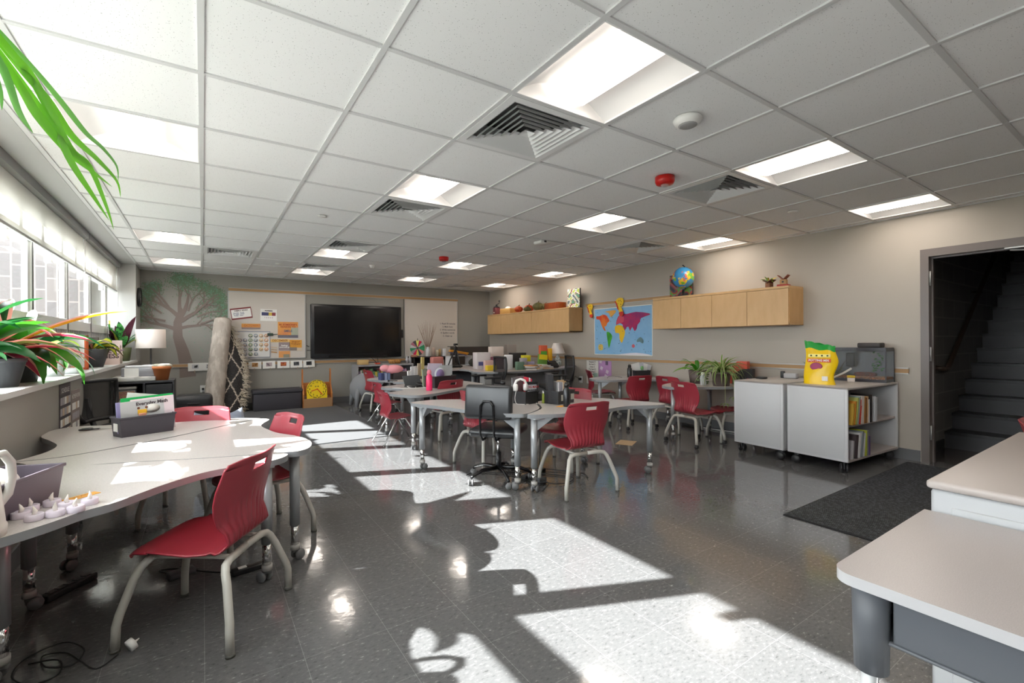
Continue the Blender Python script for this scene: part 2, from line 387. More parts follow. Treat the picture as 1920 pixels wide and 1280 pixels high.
# stairwell
CMU = bpy.data.materials.new('painted_block'); CMU.use_nodes = True; nt = CMU.node_tree
bt = nt.nodes.new('ShaderNodeTexBrick'); tc = nt.nodes.new('ShaderNodeTexCoord'); mp = nt.nodes.new('ShaderNodeMapping'); mp.inputs['Rotation'].default_value = (pi/2, 0, 0)
bt.inputs['Scale'].default_value = 1; bt.inputs['Brick Width'].default_value = .42; bt.inputs['Row Height'].default_value = .21; bt.inputs['Mortar Size'].default_value = .006
bt.inputs['Color1'].default_value = lin('8b8883'); bt.inputs['Color2'].default_value = lin('817e79'); bt.inputs['Mortar'].default_value = lin('a5a29c')
nt.links.new(tc.outputs['Object'], mp.inputs[0]); nt.links.new(mp.outputs[0], bt.inputs['Vector']); nt.links.new(bt.outputs['Color'], nt.nodes['Principled BSDF'].inputs['Base Color'])
sw = MB(); sw.bb(XR+.15, 11, 1.62, 1.75, 0, 4.6); sw.bb(XR+.15, 11, -.55, -.4, 0, 4.6); sw.bb(10.9, 11, -.5, 1.7, 0, 4.6); sw.bb(XR+.15, 11, -.5, 1.7, 4.5, 4.6)
sw.bb(XR+.15, XR+.2, -.5, 1.7, 2.5, 4.6)
struct(sw.build('wall_stair', CMU))
struct(MB().bb(XR+.15, 11, -.5, 1.7, -.12, 0).build('floor_stair', mat('stair_floor', '4a4644', .2)))
struct(MB().bb(XR+.15, 6.9, 1.605, 1.62, 0, .11).build('baseboard_stair', mat('stair_base', '3a3a3c', .5)))
TREAD = mat('stair_tread_rubber', '222124', .35, noise=(14, '161618', .4, .6)); RISE = mat('stair_riser', '353437', .4)
st = MB()
for k in range(14):
    x = 6.98+.272*k; z = .19+.184*k
    st.bb(x, x+.3, -.4, 1.62, z-.184-.006, z-.03, 1)
    st.bb(x-.03, x+.3, -.4, 1.62, z-.035, z, 0)
st.bb(9.5, 11, -.4, 1.62, 0, .6, 1)
struct(st.build('stairs', [TREAD, RISE]))
hr = thing('stair_handrail', 'dark brown metal handrail on the block wall beside the stairs', 'handrail', (6.9, 1.55, .9))
MB().tube([(-.32, .055, .02), (-.3, .0, .01), (-.14, 0, .0), (-.06, 0, .04), (0, 0, .09), (.5, 0, .44), (1.8, 0, 1.33), (2.6, 0, 1.88)], .024, seg=10).build('rail', mat('rail_paint', '4a3b33', .4), hr)
for x, z in ((-.3, .01), (1.2, .92)):
    MB().tube([(x, .07, z-.0), (x, 0, z)], .014).lathe([(.035, 0), (.03, .02)], (x, .0, z-.02)).build('bracket', mat('rail_paint'), hr)

# tackboard rails and map rail
def rail(name, pts, wall):
    r = MB()
    if wall == 'b':
        x0, x1, z = pts; r.bb(x0, x1, YB-.018, YB, z-.025, z+.025, 1); r.bb(x0, x1, YB-.024, YB, z+.025, z+.032, 0); r.bb(x0, x1, YB-.024, YB, z-.032, z-.025, 0)
    else:
        y0, y1, z = pts; r.bb(XR-.018, XR, y0, y1, z-.022, z+.022, 1); r.bb(XR-.024, XR, y0, y1, z+.022, z+.032, 0); r.bb(XR-.024, XR, y0, y1, z-.032, z-.022, 0)
    return struct(r.build(name, [ALU, OAK]))
rail('trim_6', (-.45, XR, .845), 'b')
rail('trim_7', (.40, 5.09, 2.222), 'b')
rail('trim_8', (1.66, YB, .905), 'r')
rail('trim_9', (4.5, 6.42, 1.905), 'r')

# ================================================================ CEILING FIXTURES
LAMP = mat('lamp_diffuser', 'ffffff', .5, emit='fff3e6', es=9)
PAN = mat('troffer_pan', 'e4e4e4', .5)
def cell_name(i, j):
    return None
order_x = {-1: 'by the window wall', 2: 'above the left desks', 5: 'above the middle of the room', 8: 'along the cabinet wall'}
order_y = {-5: 'behind the camera', -2: 'in the row nearest the camera', 1: 'in the second row', 6: 'in the third row', 9: 'in the row by the whiteboards'}
L0 = None
for (i, j) in LIGHTS:
    x, y = cell(i, j); c = (x+TILE/2, y+TILE/2, H)
    lab = 'lit square ceiling light %s, %s' % (order_x[i], order_y[j])
    if L0 is None:
        t = thing('ceiling_light', lab, 'ceiling light', c, 0, 'recessed ceiling lights')
        a = .31; hs = MB(); P = []
        for q in range(13):     # cove profile across X
            u = -1+2*q/12; z = .115*(1-abs(u)**2.2)+.004
            P.append([(u*a, -a, z), (u*a, a, z)])
        hs.grid(P, 0, True)
        for sy in (-1, 1):
            row = [(-1+2*q/12) for q in range(13)]
            hs.grid([[(u*a, sy*a, .115*(1-abs(u)**2.2)+.004) for u in row], [(u*a, sy*a, 0) for u in row]], 0, False)
            hs.bb(-a, a, sy*a-.004, sy*a+.004, -.002, .01)
        for sx in (-1, 1): hs.bb(sx*a-.004, sx*a+.004, -a, a, -.002, .01)
        hs.build('reflector_pan', PAN, t, fix=False)
        d = MB(); P = []
        for q in range(9):
            u = -1+2*q/8; P.append([(u*.105, -.27, .012+.02*abs(u)**2), (u*.105, .27, .012+.02*abs(u)**2)])
        d.grid(P, 0, True)
        for sy in (-1, 1): d.grid([[(u*.105/4, sy*.27, .012+.02*abs(u/4)**2) for u in range(-4, 5)], [(u*.105/4, sy*.27, .10) for u in range(-4, 5)]], 1)
        for sx in (-1, 1): d.grid([[(sx*.105, -.27, .032), (sx*.105, .27, .032)], [(sx*.105, -.27, .1), (sx*.105, .27, .1)]], 1)
        d.build('diffuser', [LAMP, mat('lamp_side_lens', 'ffffff', .5, emit='fff0e0', es=.45)], t, fix=False)
        L0 = t
    else: dup(L0, c, 0, lab)
DM = mat('diffuser_metal', 'e4e4e4', .4); DK = mat('duct_dark', '4e4e4e', .9)
DLAB = {(2, -1): 'biggest louvered air vent, next to the nearest ceiling light', (2, 2): 'louvered ceiling air vent below the second ceiling light from the camera', (5, -1): 'louvered ceiling air vent beside the round red alarm nearest the camera',
        (0, 7): 'louvered ceiling air vent farthest to the left', (2, 5): 'louvered ceiling air vent in front of the third-row light above the display', (2, 8): 'louvered ceiling air vent in front of the last-row light above the display',
        (7, 2): 'louvered ceiling air vent toward the cabinet wall, above the far maple cabinet', (5, 8): 'small far louvered vent near the middle lights of the last row', (7, 10): 'louvered ceiling air vent nearest the back right corner'}
D0 = None
for ij in DIFF:
    x, y = cell(*ij); c = (x+TILE/2, y+TILE/2, H)
    if D0 is None:
        t = thing('air_vent', DLAB[ij], 'air vent', c, 0, 'square ceiling air vents')
        q2 = 2**.5
        MB().bb(-.31, .31, -.31, .31, .14, .15).build('duct', DK, t)
        fr = MB()
        for s in (-1, 1): fr.bb(-.315, .315, s*.29-.022, s*.29+.022, -.004, .006); fr.bb(s*.29-.022, s*.29+.022, -.27, .27, -.004, .006)
        for s in (-1, 1): fr.bb(-.31, .31, s*.308-.003, s*.308+.003, 0, .14); fr.bb(s*.308-.003, s*.308+.003, -.31, .31, 0, .14)
        fr.build('frame', DM, t)
        lv = MB()
        for k in range(7):
            r = .268-.038*k
            lv.lathe([(r*q2, -.004-.004*k*0), ((r-.020)*q2 if r > .05 else .002, .022), ((r-.023)*q2 if r > .05 else .001, .022), ((r-.002)*q2, -.006)], (0, 0, 0), 0, 4, False, pi/4, cap=False)
        lv.build('louvers', DM, t, fix=False)
        D0 = t
    else: dup(D0, c, 0, DLAB[ij])
def cxy(a, b): return a*TILE, Y0+b*TILE
x, y = cxy(3.51, -1.49)
t = thing('smoke_detector', 'white smoke detector near the largest ceiling light', 'smoke detector', (x, y, H), 0)
MB().lathe([(.075, 0), (.08, -.012), (.07, -.03), (.045, -.042), (0.001, -.046)], seg=24).build('base', WHITE, t); MB().lathe([(.05, -.036), (.052, -.04), (.04, -.046)], seg=16).build('sensor_ring', mat('grey_trim', '9a9a9a'), t)
x, y = cxy(5.44, 3.09)
t = thing('smoke_detector', 'white boxy ceiling sensor in front of the small light in the middle', 'sensor', (x, y, H), 0)
MB().rbox((0, 0, -.02), (.16, .16, .04), .015).build('base', WHITE, t); MB().bb(-.03, .0, -.09, -.08, -.03, -.01).build('led_window', BLK, t)
for (a, b_), lab in (((4.54, -.45), 'round red fire alarm on ceiling near the largest vents'), ((4.57, 5.62), 'round red fire alarm on ceiling farther back, above the whiteboards')):
    x, y = cxy(a, b_); t = thing('fire_alarm', lab, 'fire alarm', (x, y, H), 0, 'red ceiling fire alarms')
    MB().lathe([(.072, 0), (.072, -.035), (.062, -.055), (.03, -.06)], seg=24).build('base', mat('alarm_red', 'c2160f', .35), t); MB().lathe([(.03, -.058), (.026, -.07), (.001, -.074)], seg=12).build('strobe', SMOKE, t)
for (a, b_), lab in (((1.52, 3.48), 'small round sprinkler cover left of the second vent'), ((3.52, 7.56), 'small white round detector on the ceiling above the display'), ((7.37, -.56), 'small round sprinkler cover on ceiling above the aquarium side'), ((1.54, 8.51), 'small round sprinkler cover near the left whiteboard'), ((7.41, 3.4), 'small round sprinkler cover toward the far cabinet')):
    x, y = cxy(a, b_); tag(MB().lathe([(.045, 0), (.045, -.006), (.03, -.012 if b_ != 7.56 else -.05)], (x, y, H), seg=18).build('sprinkler_cover', WHITE), lab, 'sprinkler', 'sprinkler covers')
# ================================================================ CHAIRS
def shell_mesh(sc=1.0):
    prof = [(.225,.352,.165),(.222,.366,.178),(.20,.378,.19),(.14,.382,.203),(.05,.374,.212),(-.05,.362,.212),(-.12,.362,.20),(-.165,.375,.18),
            (-.19,.402,.164),(-.20,.44,.165),(-.198,.48,.18),(-.198,.53,.203),(-.206,.58,.217),(-.217,.63,.218),(-.228,.665,.213),(-.236,.69,.208),(-.243,.712,.205),(-.25,.735,.202),(-.256,.75,.195)]
    # resample
    fine = []
    for i in range(len(prof)-1):
        for k in range(3):
            t = k/3; fine.append(tuple(prof[i][q]*(1-t)+prof[i+1][q]*t for q in range(3)))
    fine.append(prof[-1])
    nx = 64; P = []
    for (y, z, hw) in fine:
        row = []
        isb = max(0, min(1, (z-.40)/.08)) if y < -.15 else 0
        for j in range(nx+1):
            u = -1+2*j/nx; x = u*hw
            yy = y; zz = z
            if isb: yy += .045*isb*abs(u)**2.2; zz -= .0*abs(u)
            if y > -.15:
                zz += .016*abs(u)**3*(1 if y < .14 else .3); yy -= .028*abs(u)**4*(1 if y > .12 else 0)
            if y < -.15 and z > .72: zz -= .020*max(0, abs(u)-.5)**1.5*2 - .006*(1-abs(u))*-1
            if y < -.13:
                g = max(0, min(1, (z-.375)/.03))*max(0, min(1, (.60-.05*abs(u)-z)/.09))
                if abs(u) < .93: yy -= .010*g*abs(sin(u*pi*5.5))**.6 - .006*g
            row.append((x*sc, yy*sc, zz*sc))
        P.append(row)
    def skip(i, j):
        z = (fine[i][1]+fine[i+1][1])/2; u = -1+2*(j+.5)/nx
        return .684 < z < .711 and fine[i][0] < -.2 and abs(u) < .235
    return MB().grid(P, 0, True, skip)
chair_proto = {}
def make_chair(kind):
    t = thing('school_chair', '', 'chair')
    sc = .86 if kind == 'small' else 1
    shell_mesh(sc).build('shell_seat', RED, t, fix=True, solid=.007)
    if kind == 'small':
        for s in (-1, 1):
            MB().tube([(s*.19, .24, .012), (s*.15, .12, .20), (s*.135, .06, .305), (s*.12, 0, .312)], .009, seg=8).build('leg', CHROME, t)
            MB().tube([(s*.2, -.24, .012), (s*.16, -.12, .20), (s*.14, -.06, .305), (s*.12, 0, .312)], .009, seg=8).build('leg', CHROME, t)
        MB().tube([(-.12, .0, .31), (.12, 0, .31)], .009).build('seat_frame', CHROME, t)
        return t
    dz = .045 if kind == 'caster' else 0
    for s in (-1, 1):
        MB().tube([(s*.25, -.245, .005+dz), (s*.25, -.243, .10), (s*.244, -.24, .125), (s*.20, -.205, .255), (s*.185, -.19, .295), (s*.165, -.18, .318), (s*.13, -.175, .327), (0, -.17, .328)], .0165, seg=12).build('leg', LEGP, t)
        MB().tube([(s*.205, .235, .005+dz), (s*.202, .232, .10), (s*.195, .225, .14), (s*.165, .19, .27), (s*.15, .17, .315), (s*.13, .155, .334), (s*.09, .15, .340), (0, .15, .340)], .0165, seg=12).build('leg', LEGP, t)
    MB().tube([(-.11, -.17, .330), (-.115, 0, .338), (-.115, .15, .342)], .011).tube([(.11, -.17, .330), (.115, 0, .338), (.115, .15, .342)], .011).build('seat_frame', LEGP, t)
    for (x, y) in ((-.25, -.245), (.25, -.245), (-.205, .235), (.205, .235)):
        if kind == 'caster':
            m = MB().cyl((x, y, .035), .012, .03); m.T = Matrix.Translation((x, y, .024)) @ Matrix.Rotation(pi/2, 4, 'Y')
            m.lathe([(.001, -.018), (.022, -.016), (.024, -.006), (.010, 0), (.024, .006), (.022, .016), (.001, .018)], seg=14); m.build('caster', CASTER, t)
        else: MB().cyl((x, y, 0), .0185, .012, 0, 12).build('foot', mat('foot_dark', '55544f'), t)
    return t
CH = [
 ('plain', .01, 2.47, 57.7, 'red plastic chair in the foreground beside the wavy table, facing the windows'),
 ('plain', .29, 3.40, 107, 'red plastic chair tucked at the rounded tip of the window table'),
 ('plain', -.09, 4.06, 160, 'red plastic chair on the far side of the window table, only its back top showing'),
 ('plain', 2.59, 2.935, -6, 'red chair at the centre table, ribbed back to the camera, next to the black bottle'),
 ('plain', 2.98, 3.53, 111.7, 'red plastic chair on the far side of the centre table behind the tabletop bins'),
 ('plain', 2.40, 4.03, -84, 'red plastic chair behind the black vinyl swivel chair'),
 ('plain', 2.60, 5.56, 16, 'red chair with its back to the camera, just right of the pink bottle'),
 ('small', 1.98, 5.52, -88, 'smaller red chair with splayed chrome legs in the sunlight at the middle table'),
 ('caster', 2.60, 8.16, -85, 'red chair on casters next to the grey ball chair'),
 ('small', 2.32, 6.85, -86, 'small red chair half hidden under the middle table, beyond the chrome-legged one in the sun'),
 ('caster', 5.13, 4.58, -10, 'red chair, back to the camera, at the table below the world map'),
 ('caster', 5.58, 5.64, -124, 'red chair seen from the side behind the table with the black bin of papers'),
 ('caster', 4.92, 3.38, -101, 'red chair on casters at the plant table with its ribbed back to the camera'),
 ('plain', 5.45, 4.03, -97, 'red chair behind the other chairs at the plant table, mostly hidden beside the wall'),
 ('plain', 5.44, 3.23, 56, 'red chair at the plant table partly hidden by the grey cabinet'),
 ('plain', 4.12, .36, 180, 'red chair at the right edge of the picture behind the grey drawer cabinet'),
]
for kind, x, y, rz, lab in CH:
    if kind not in chair_proto:
        c = make_chair(kind); c.location = (x, y, .008 if (x < 2.16 and y > 5.95) else 0); c.rotation_euler = (0, 0, R(rz)); c['label'] = lab; c['group'] = 'red school chairs'; chair_proto[kind] = c
    else: dup(chair_proto[kind], (x, y, 0), R(rz), lab, 'red school chairs')

# ================================================================ TABLES
def smooth_poly(pts, n=5, keep=()):
    out = []; m = len(pts)
    for i in range(m):
        p0, p1, p2, p3 = (Vector(pts[(i+k) % m]+(0,)) for k in (-1, 0, 1, 2))
        if i in keep or (i+1) % m in keep:
            out.append(tuple(p1[:2]))
            if i in keep and (i+1) % m in keep: continue
        for k in range(0 if not (i in keep or (i+1) % m in keep) else 1, n):
            t = k/n
            if i in keep: p0 = p1
            if (i+1) % m in keep: p3 = p2
            v = .5*((2*p1)+(-p0+p2)*t+(2*p0-5*p1+4*p2-p3)*t*t+(-p0+3*p1-3*p2+p3)*t**3)
            out.append((v.x, v.y))
    return out
def table(poly, legs, z, label, chrome_top=.2, caster=True, keep=(), group='wavy classroom tables'):
    cx = sum(p[0] for p in poly)/len(poly); cy = sum(p[1] for p in poly)/len(poly)
    t = thing('classroom_table', label, 'table', (cx, cy, 0), 0, group)
    pl = [(x-cx, y-cy) for x, y in smooth_poly(poly, 6, keep)]
    MB().prism(pl, z-.03, z, 0, 1, True).build('tabletop', [LAM, EDGE], t, bev=.004, fix=False)
    for lx, ly in legs:
        x, y = lx-cx, ly-cy
        m = MB(); m.cyl((x, y, chrome_top), .027, z-.03-chrome_top, seg=18)
        a = math.atan2(-y, -x)
        for da in (-.8, .8):
            dx, dy = cos(a+da), sin(a+da)
            m.add([(x+dx*.02-dy*.003, y+dy*.02+dx*.003, z-.03), (x+dx*.16-dy*.003, y+dy*.16+dx*.003, z-.03), (x+dx*.02-dy*.003, y+dy*.02+dx*.003, z-.14),
                   (x+dx*.02+dy*.003, y+dy*.02-dx*.003, z-.03), (x+dx*.16+dy*.003, y+dy*.16-dx*.003, z-.03), (x+dx*.02+dy*.003, y+dy*.02-dx*.003, z-.14)],
                  [(0,1,2),(3,5,4),(0,3,4,1),(1,4,5,2),(2,5,3,0)])
        m.rbox((x+cos(a)*.03, y+sin(a)*.03, z-.036), (.12, .12, .012), .004)
        lg = m.build('leg', TLEG, t, fix=True)
        m = MB(); m.cyl((x, y, .075), .021, chrome_top-.07, seg=16)
        for k in range(4): m.box((x+cos(a)*.0205, y+sin(a)*.0205, .11+k*.025), (.004, .008, .008), 1, rz=a)
        m.build('chrome_post', [CHROME, mat('post_hole', '5c5c5e', .4)], lg)
        MB().cyl((x, y, .062), .026, .028, seg=16).build('collar', mat('collar_grey', 'b5b3b0', .4), lg)
        m = MB(); m.T = Matrix.Translation((x, y, .03)) @ Matrix.Rotation(random.uniform(0, 6), 4, 'Z') @ Matrix.Translation((.018, 0, 0)) @ Matrix.Rotation(pi/2, 4, 'X')
        for s in (-1, 1): m.lathe([(.001, s*.021-.008), (.026, s*.021-.007), (.03, s*.021), (.026, s*.021+.007), (.001, s*.021+.008)], seg=18)
        m.cyl((0, 0, -.02), .012, .04); m.T = Matrix.Translation((x, y, .03)); m.rbox((0.004, 0, .025), (.04, .022, .03), .008)
        m.build('caster', CASTG, lg)
    return t
ZT = .64
table([(-.58,4.44),(-.76,4.50),(-.86,4.40),(-.865,4.15),(-.78,3.93),(-.71,3.72),(-.72,3.52),(-.80,3.34),(-.60,3.345),(-.31,3.53),(-.1,3.70),(.20,3.99),(.375,4.12),(.26,4.22),(.1,4.27),(-.17,4.31)],
      [(-.72, 4.3), (.22, 4.11), (-.6, 3.45)], ZT, 'wavy light grey table farthest along the window, under the black bin of green folders', keep=(7, 12))
table([(-.80,3.33),(-.60,3.33),(-.30,3.515),(-.09,3.685),(.21,3.975),(.385,4.105),(.425,4.02),(.37,3.86),(.345,3.73),(.37,3.55),(.41,3.38),(.495,3.2),(.535,3.0),(.51,2.84),(.45,2.76),(.36,2.765),(0,2.87),(-.34,3.0),(-.6,3.09)],
      [(.43, 2.87), (.3, 3.98)], ZT, 'middle wavy table by the window whose sunlit rounded tip points at the room', keep=(0, 5))
table([(-.62,3.08),(-.34,2.99),(0,2.86),(.36,2.752),(.372,2.70),(.33,2.635),(.24,2.59),(.03,2.56),(-.12,2.445),(-.21,2.34),(-.28,2.255),(-.36,2.20),(-.44,2.11),(-.56,2.02),(-.72,1.98),(-.84,2.05),(-.86,2.4),(-.82,2.8),(-.86,3.0),(-.78,3.09)],
      [(.27, 2.69), (-.68, 2.3), (-.70, 2.95), (-.36, 2.42)][:1]+[(-.675, 3.03), (-.62, 2.45)], ZT, 'wavy light grey table nearest the camera, with the purple bin and tealights', keep=(3,))
table([(1.70,4.32),(1.70,4.20),(1.80,3.92),(1.88,3.62),(1.98,3.32),(2.13,3.10),(2.21,3.085),(2.30,3.13),(2.47,3.26),(2.57,3.42),(2.66,3.60),(2.60,3.78),(2.42,3.92),(2.25,4.2),(1.95,4.38)],
      [(1.76, 4.2), (2.17, 3.17), (2.5, 3.72)], ZT, 'left half of the wavy centre table, in front of the headphones bin', keep=())
table([(2.18,3.035),(2.28,2.965),(2.46,2.90),(2.85,2.865),(3.17,2.90),(3.47,2.78),(3.58,2.79),(3.60,2.9),(3.50,3.25),(3.40,3.5),(3.22,3.64),(2.95,3.68),(2.72,3.62),(2.60,3.42),(2.48,3.24),(2.30,3.11)],
      [(2.24, 3.03), (3.46, 2.87), (3.2, 3.5)], ZT, 'right half of the wavy centre table, under the black book bin', keep=())
table([(1.80,5.20),(1.86,4.98),(1.98,4.85),(2.2,4.90),(2.5,5.08),(3.0,5.38),(3.25,5.6),(3.3,6.0),(3.22,6.5),(3.0,6.7),(2.6,6.5),(2.3,6.25),(2.02,6.12),(1.94,5.95),(2.04,5.75),(2.08,5.55),(1.96,5.42),(1.84,5.35)],
      [(1.99, 5.0), (2.02, 6.0), (3.1, 6.3), (3.1, 5.6)], ZT, 'wavy table in the middle of the room holding the pink bottle', .2)
table([(2.22,7.55),(2.24,7.2),(2.4,6.9),(2.36,6.7),(2.45,6.6),(2.6,6.55),(3.0,6.74),(3.2,6.95),(3.3,7.6),(3.0,7.85),(2.6,7.85)],
      [(2.32, 7.3), (3.15, 7.5), (3.1, 7.0), (2.5, 6.72)], ZT, 'wavy table behind the pink bottle one, holding the pink cap')
table([(4.86,5.04),(4.95,4.86),(5.15,4.76),(5.5,4.62),(5.7,4.42),(5.88,4.35),(5.95,4.6),(5.95,5.2),(5.8,5.36),(5.4,5.42),(5.0,5.3)],
      [(4.96, 5.04), (5.48, 5.12), (5.85, 4.5)], .655, 'light table against the right wall under the world map, holding papers')
table([(4.73,3.66),(4.76,3.54),(4.95,3.44),(5.25,3.22),(5.6,3.10),(5.93,3.0),(5.95,3.5),(5.9,3.8),(5.6,3.95),(5.2,3.95),(4.85,3.82)],
      [(4.83, 3.64), (5.76, 3.75), (5.78, 3.15)], .665, 'light table against the right wall holding the potted spider plant')

# ================================================================ BLACK VINYL CHAIR
t = thing('swivel_chair', 'black vinyl swivel chair with padded back at the centre table', 'office chair', (2.19, 3.50, 0), R(-50))
VIN = mat('black_vinyl', '2c2d2f', .3, bump=(200, .05))
MB().rbox((0, .02, .44), (.44, .42, .075), .035, seg=4).build('seat', VIN, t)
MB().rbox((0, -.255, .725), (.42, .07, .29), .034, rx=R(-6), seg=4).build('backrest', VIN, t)
MB().tube([(-.06, -.12, .40), (-.06, -.24, .40), (-.06, -.30, .45), (-.06, -.305, .62), (-.055, -.308, .70), (-.03, -.31, .735), (.03, -.31, .735), (.055, -.308, .70), (.06, -.305, .62), (.06, -.30, .45), (.06, -.24, .40), (.06, -.12, .40)], .010, seg=8).build('back_bracket', BLK2, t)
g = MB().cyl((0, 0, .22), .014, .19, 0).build('gas_column', CHROME, t); MB().cyl((0, 0, .10), .025, .15).build('column_sleeve', BLK, g)
def star(t, r=.29, m=BLK2, zc=.11, cast=CASTG, ang=0):
    for k in range(5):
        a = ang+k*2*pi/5+.3; dx, dy = cos(a), sin(a)
        b = MB().tube([(dx*.02, dy*.02, zc), (dx*r*.6, dy*r*.6, zc), (dx*r*.9, dy*r*.9, zc-.03), (dx*r, dy*r, zc-.05)], [.022, .017, .014, .012]).build('base_arm', m, t)
        w_ = MB(); w_.T = Matrix.Translation((dx*r, dy*r, .026)) @ Matrix.Rotation(a+1, 4, 'Z') @ Matrix.Rotation(pi/2, 4, 'X')
        for s in (-1, 1): w_.lathe([(.001, s*.016-.008), (.023, s*.016-.007), (.026, s*.016), (.023, s*.016+.007), (.001, s*.016+.008)], seg=14)
        w_.cyl((0, 0, -.015), .01, .03)
        w_.build('caster', cast, b)
star(t)
# ================================================================ MESH OFFICE CHAIRS
MESH = mat('chair_mesh', '1b1b1d', .8, alpha=.82)
def office_chair(x, y, rz, label, arms=True, h=0.97):
    t = thing('office_chair', label, 'office chair', (x, y, 0), R(rz), 'black mesh office chairs')
    MB().rbox((0, .02, .48), (.48, .46, .07), .03, seg=3).build('seat', mat('seat_fabric', '232326', .9), t)
    def back(u, v):     # u -1..1 across, v 0..1 up
        wd = .16+.07*min(1, v*2.2)-.05*max(0, v-.75)
        return (u*wd*1.02, -.20-.07*v+.10*(v-.35)**2-.02*0+.05*u*u*0-.05*(1-u*u), .56+(h-.56)*v)
    P = [[back(-1+2*j/8, i/8) for j in range(9)] for i in range(9)]
    bk = MB().grid(P).build('back_mesh', MESH, t, fix=False)
    ring = [back(-1, v/8) for v in range(9)]+[back(-1+2*j/8, 1) for j in range(1, 8)]+[back(1, 1-v/8) for v in range(9)]+[back(1-2*j/8, 0) for j in range(1, 8)]
    MB().tube(ring, .017, seg=8, close=True).build('back_frame', BLK, bk)
    MB().tube([(0, -.05, .43), (0, -.22, .45), (0, -.28, .6), (0, -.30, .75)], .022).build('back_support', BLK, t)
    if arms:
        for s in (-1, 1):
            MB().rbox((s*.29, .02, .68), (.07, .26, .028), .012).tube([(s*.22, .02, .46), (s*.29, .02, .48), (s*.29, .02, .67)], .02).build('armrest', BLK, t)
    MB().cyl((0, 0, .1), .026, .35).build('gas_column', BLK, t)
    star(t, .31, BLK, .1, CASTER)
    return t
office_chair(-.60, 5.35, 238, 'black mesh office chair beside the window wall, in front of the dark cabinet', h=.90, arms=False)
office_chair(3.72, 6.28, 82, 'black mesh office chair with armrests in front of the teacher desk, left one', h=.98)
office_chair(4.90, 6.0, 66, 'black mesh office chair at the right end of the teacher desk, by the wall', h=.98)
# ================================================================ PLANTS
def leaf(mb, base, az, L, rise, droop, w, mi=0, mi2=None, n=7, fold=.25, twist=0):
    """one arching leaf; az heading, rise start slope, droop curvature"""
    P = []; x, z, a = 0, 0, rise
    dx, dy = cos(az), sin(az)
    for i in range(n+1):
        t = i/n; ww = w*(sin(pi*min(1, t**.75*.97+.03))**.8) if t < 1 else .0005
        sx_, sy_ = -dy, dx
        row = []
        for u in (-1, -.62, 0, .62, 1):
            px = max(base[0]+dx*x+sx_*ww*u, getattr(mb, 'xmin', -99)+.012*u); py = base[1]+dy*x+sy_*ww*u; pz = base[2]+z+abs(u)*ww*fold+u*ww*twist
            row.append((px, py, pz))
        P.append(row); x += cos(a)*L/n; z += sin(a)*L/n; a -= droop/n
    mb.grid(P, mi, True, mf=(lambda i, j: mi2 if j in (0, 3) else mi) if mi2 is not None else None)
def pot(t, r, h, m, taper=.72, rim=True, loc=(0, 0, 0)):
    pr_ = [(r*taper*.98, 0), (r*taper, .004), (r*.96, h*.86), (r, h*.86), (r*1.02, h), (r*.93, h), (r*.9, h*.88), (.001, h*.88)] if rim else [(r*taper, 0), (r, h), (r*.93, h), (r*.9, h*.88), (.001, h*.88)]
    p = MB().lathe(pr_, loc, 0, 26).build('pot', m, t)
    MB().lathe([(r*.9, 0), (.001, .004)], (loc[0], loc[1], loc[2]+h*.88), 0, 16).build('soil', SOIL, p)
    return p
def foliage(t, n, h, L, w, mats, rise=(.6, 1.4), droop=(1, 2.5), r0=.02, seed=1, fold=.25, az=None, edge=None, name='foliage', mis=None, split=None):
    rnd = random.Random(seed); mb = MB()
    if t.location.x < -.85: mb.xmin = -1.12-t.location.x
    for k in range(n):
        a = rnd.uniform(0, 2*pi) if az is None else rnd.uniform(*az)
        mi = rnd.choice(mis) if mis else 0
        leaf(mb, (cos(a)*r0*rnd.random(), sin(a)*r0*rnd.random(), h), a, L*rnd.uniform(.65, 1.05), rnd.uniform(*rise), rnd.uniform(*droop), w*rnd.uniform(.75, 1.1), mi, edge, fold=fold, twist=rnd.uniform(-.5, .5))
    return mb.build(name, mats, t, fix=False)
BPOT = mat('black_pot', '3a3c3f', .45)
SZ = .978
# -- the red cordyline and peace lily at the near end of the sill
t = thing('potted_plant', 'black pot with long red and green leaves, nearest on the windowsill', 'potted plant', (-1.02, 3.98, SZ))
pot(t, .13, .17, BPOT)
mb = MB(); mb.xmin = -.10; rnd = random.Random(4)
spec = [(-.2,.62,.35,.5,.055,1),(.15,.52,.2,.9,.04,0),(-.5,.40,.2,1.3,.045,0),(.5,.50,.3,1.2,.05,2),(.9,.42,.9,1.2,.05,3),(-.9,.40,.1,1.4,.05,2),(1.4,.40,.8,1.5,.045,0),
        (.1,.36,-.1,1.1,.04,0),(-.3,.34,-.2,1.2,.045,2),(2.2,.36,.9,1.5,.05,3),(1.2,.34,.1,1.4,.04,0),(.6,.44,.0,1.0,.04,2),(-1.4,.34,.5,1.6,.05,0),(3,.34,1,1.5,.05,3),(.35,.30,-.5,.8,.035,0),(1.7,.42,1.2,.9,.05,1),(0,.28,.9,1.9,.04,0),(-.7,.3,-.4,1,.04,0)]
for az, L, ri, dr, ww, mi in spec:
    leaf(mb, (0, 0, .17+rnd.uniform(0, .10)), az+.75, L*1.2, ri+.28, dr, ww*1.05, mi, 4, fold=.3, twist=rnd.uniform(-.4, .4))
mb.tube([(0, 0, .12), (0, 0, .28)], .012, 3)
mb.build('foliage', [PINKL, mat('leaf_gold', 'cf8a12', .4), mat('leaf_olive', '6c7838', .4), DGREEN, mat('leaf_pink_edge', 'e5a08e', .45)], t, fix=False)
t = thing('potted_plant', 'dark pot of glossy green leaves with white flowers behind the red-leaved plant', 'potted plant', (-1.04, 4.42, SZ))
pot(t, .14, .17, BPOT)
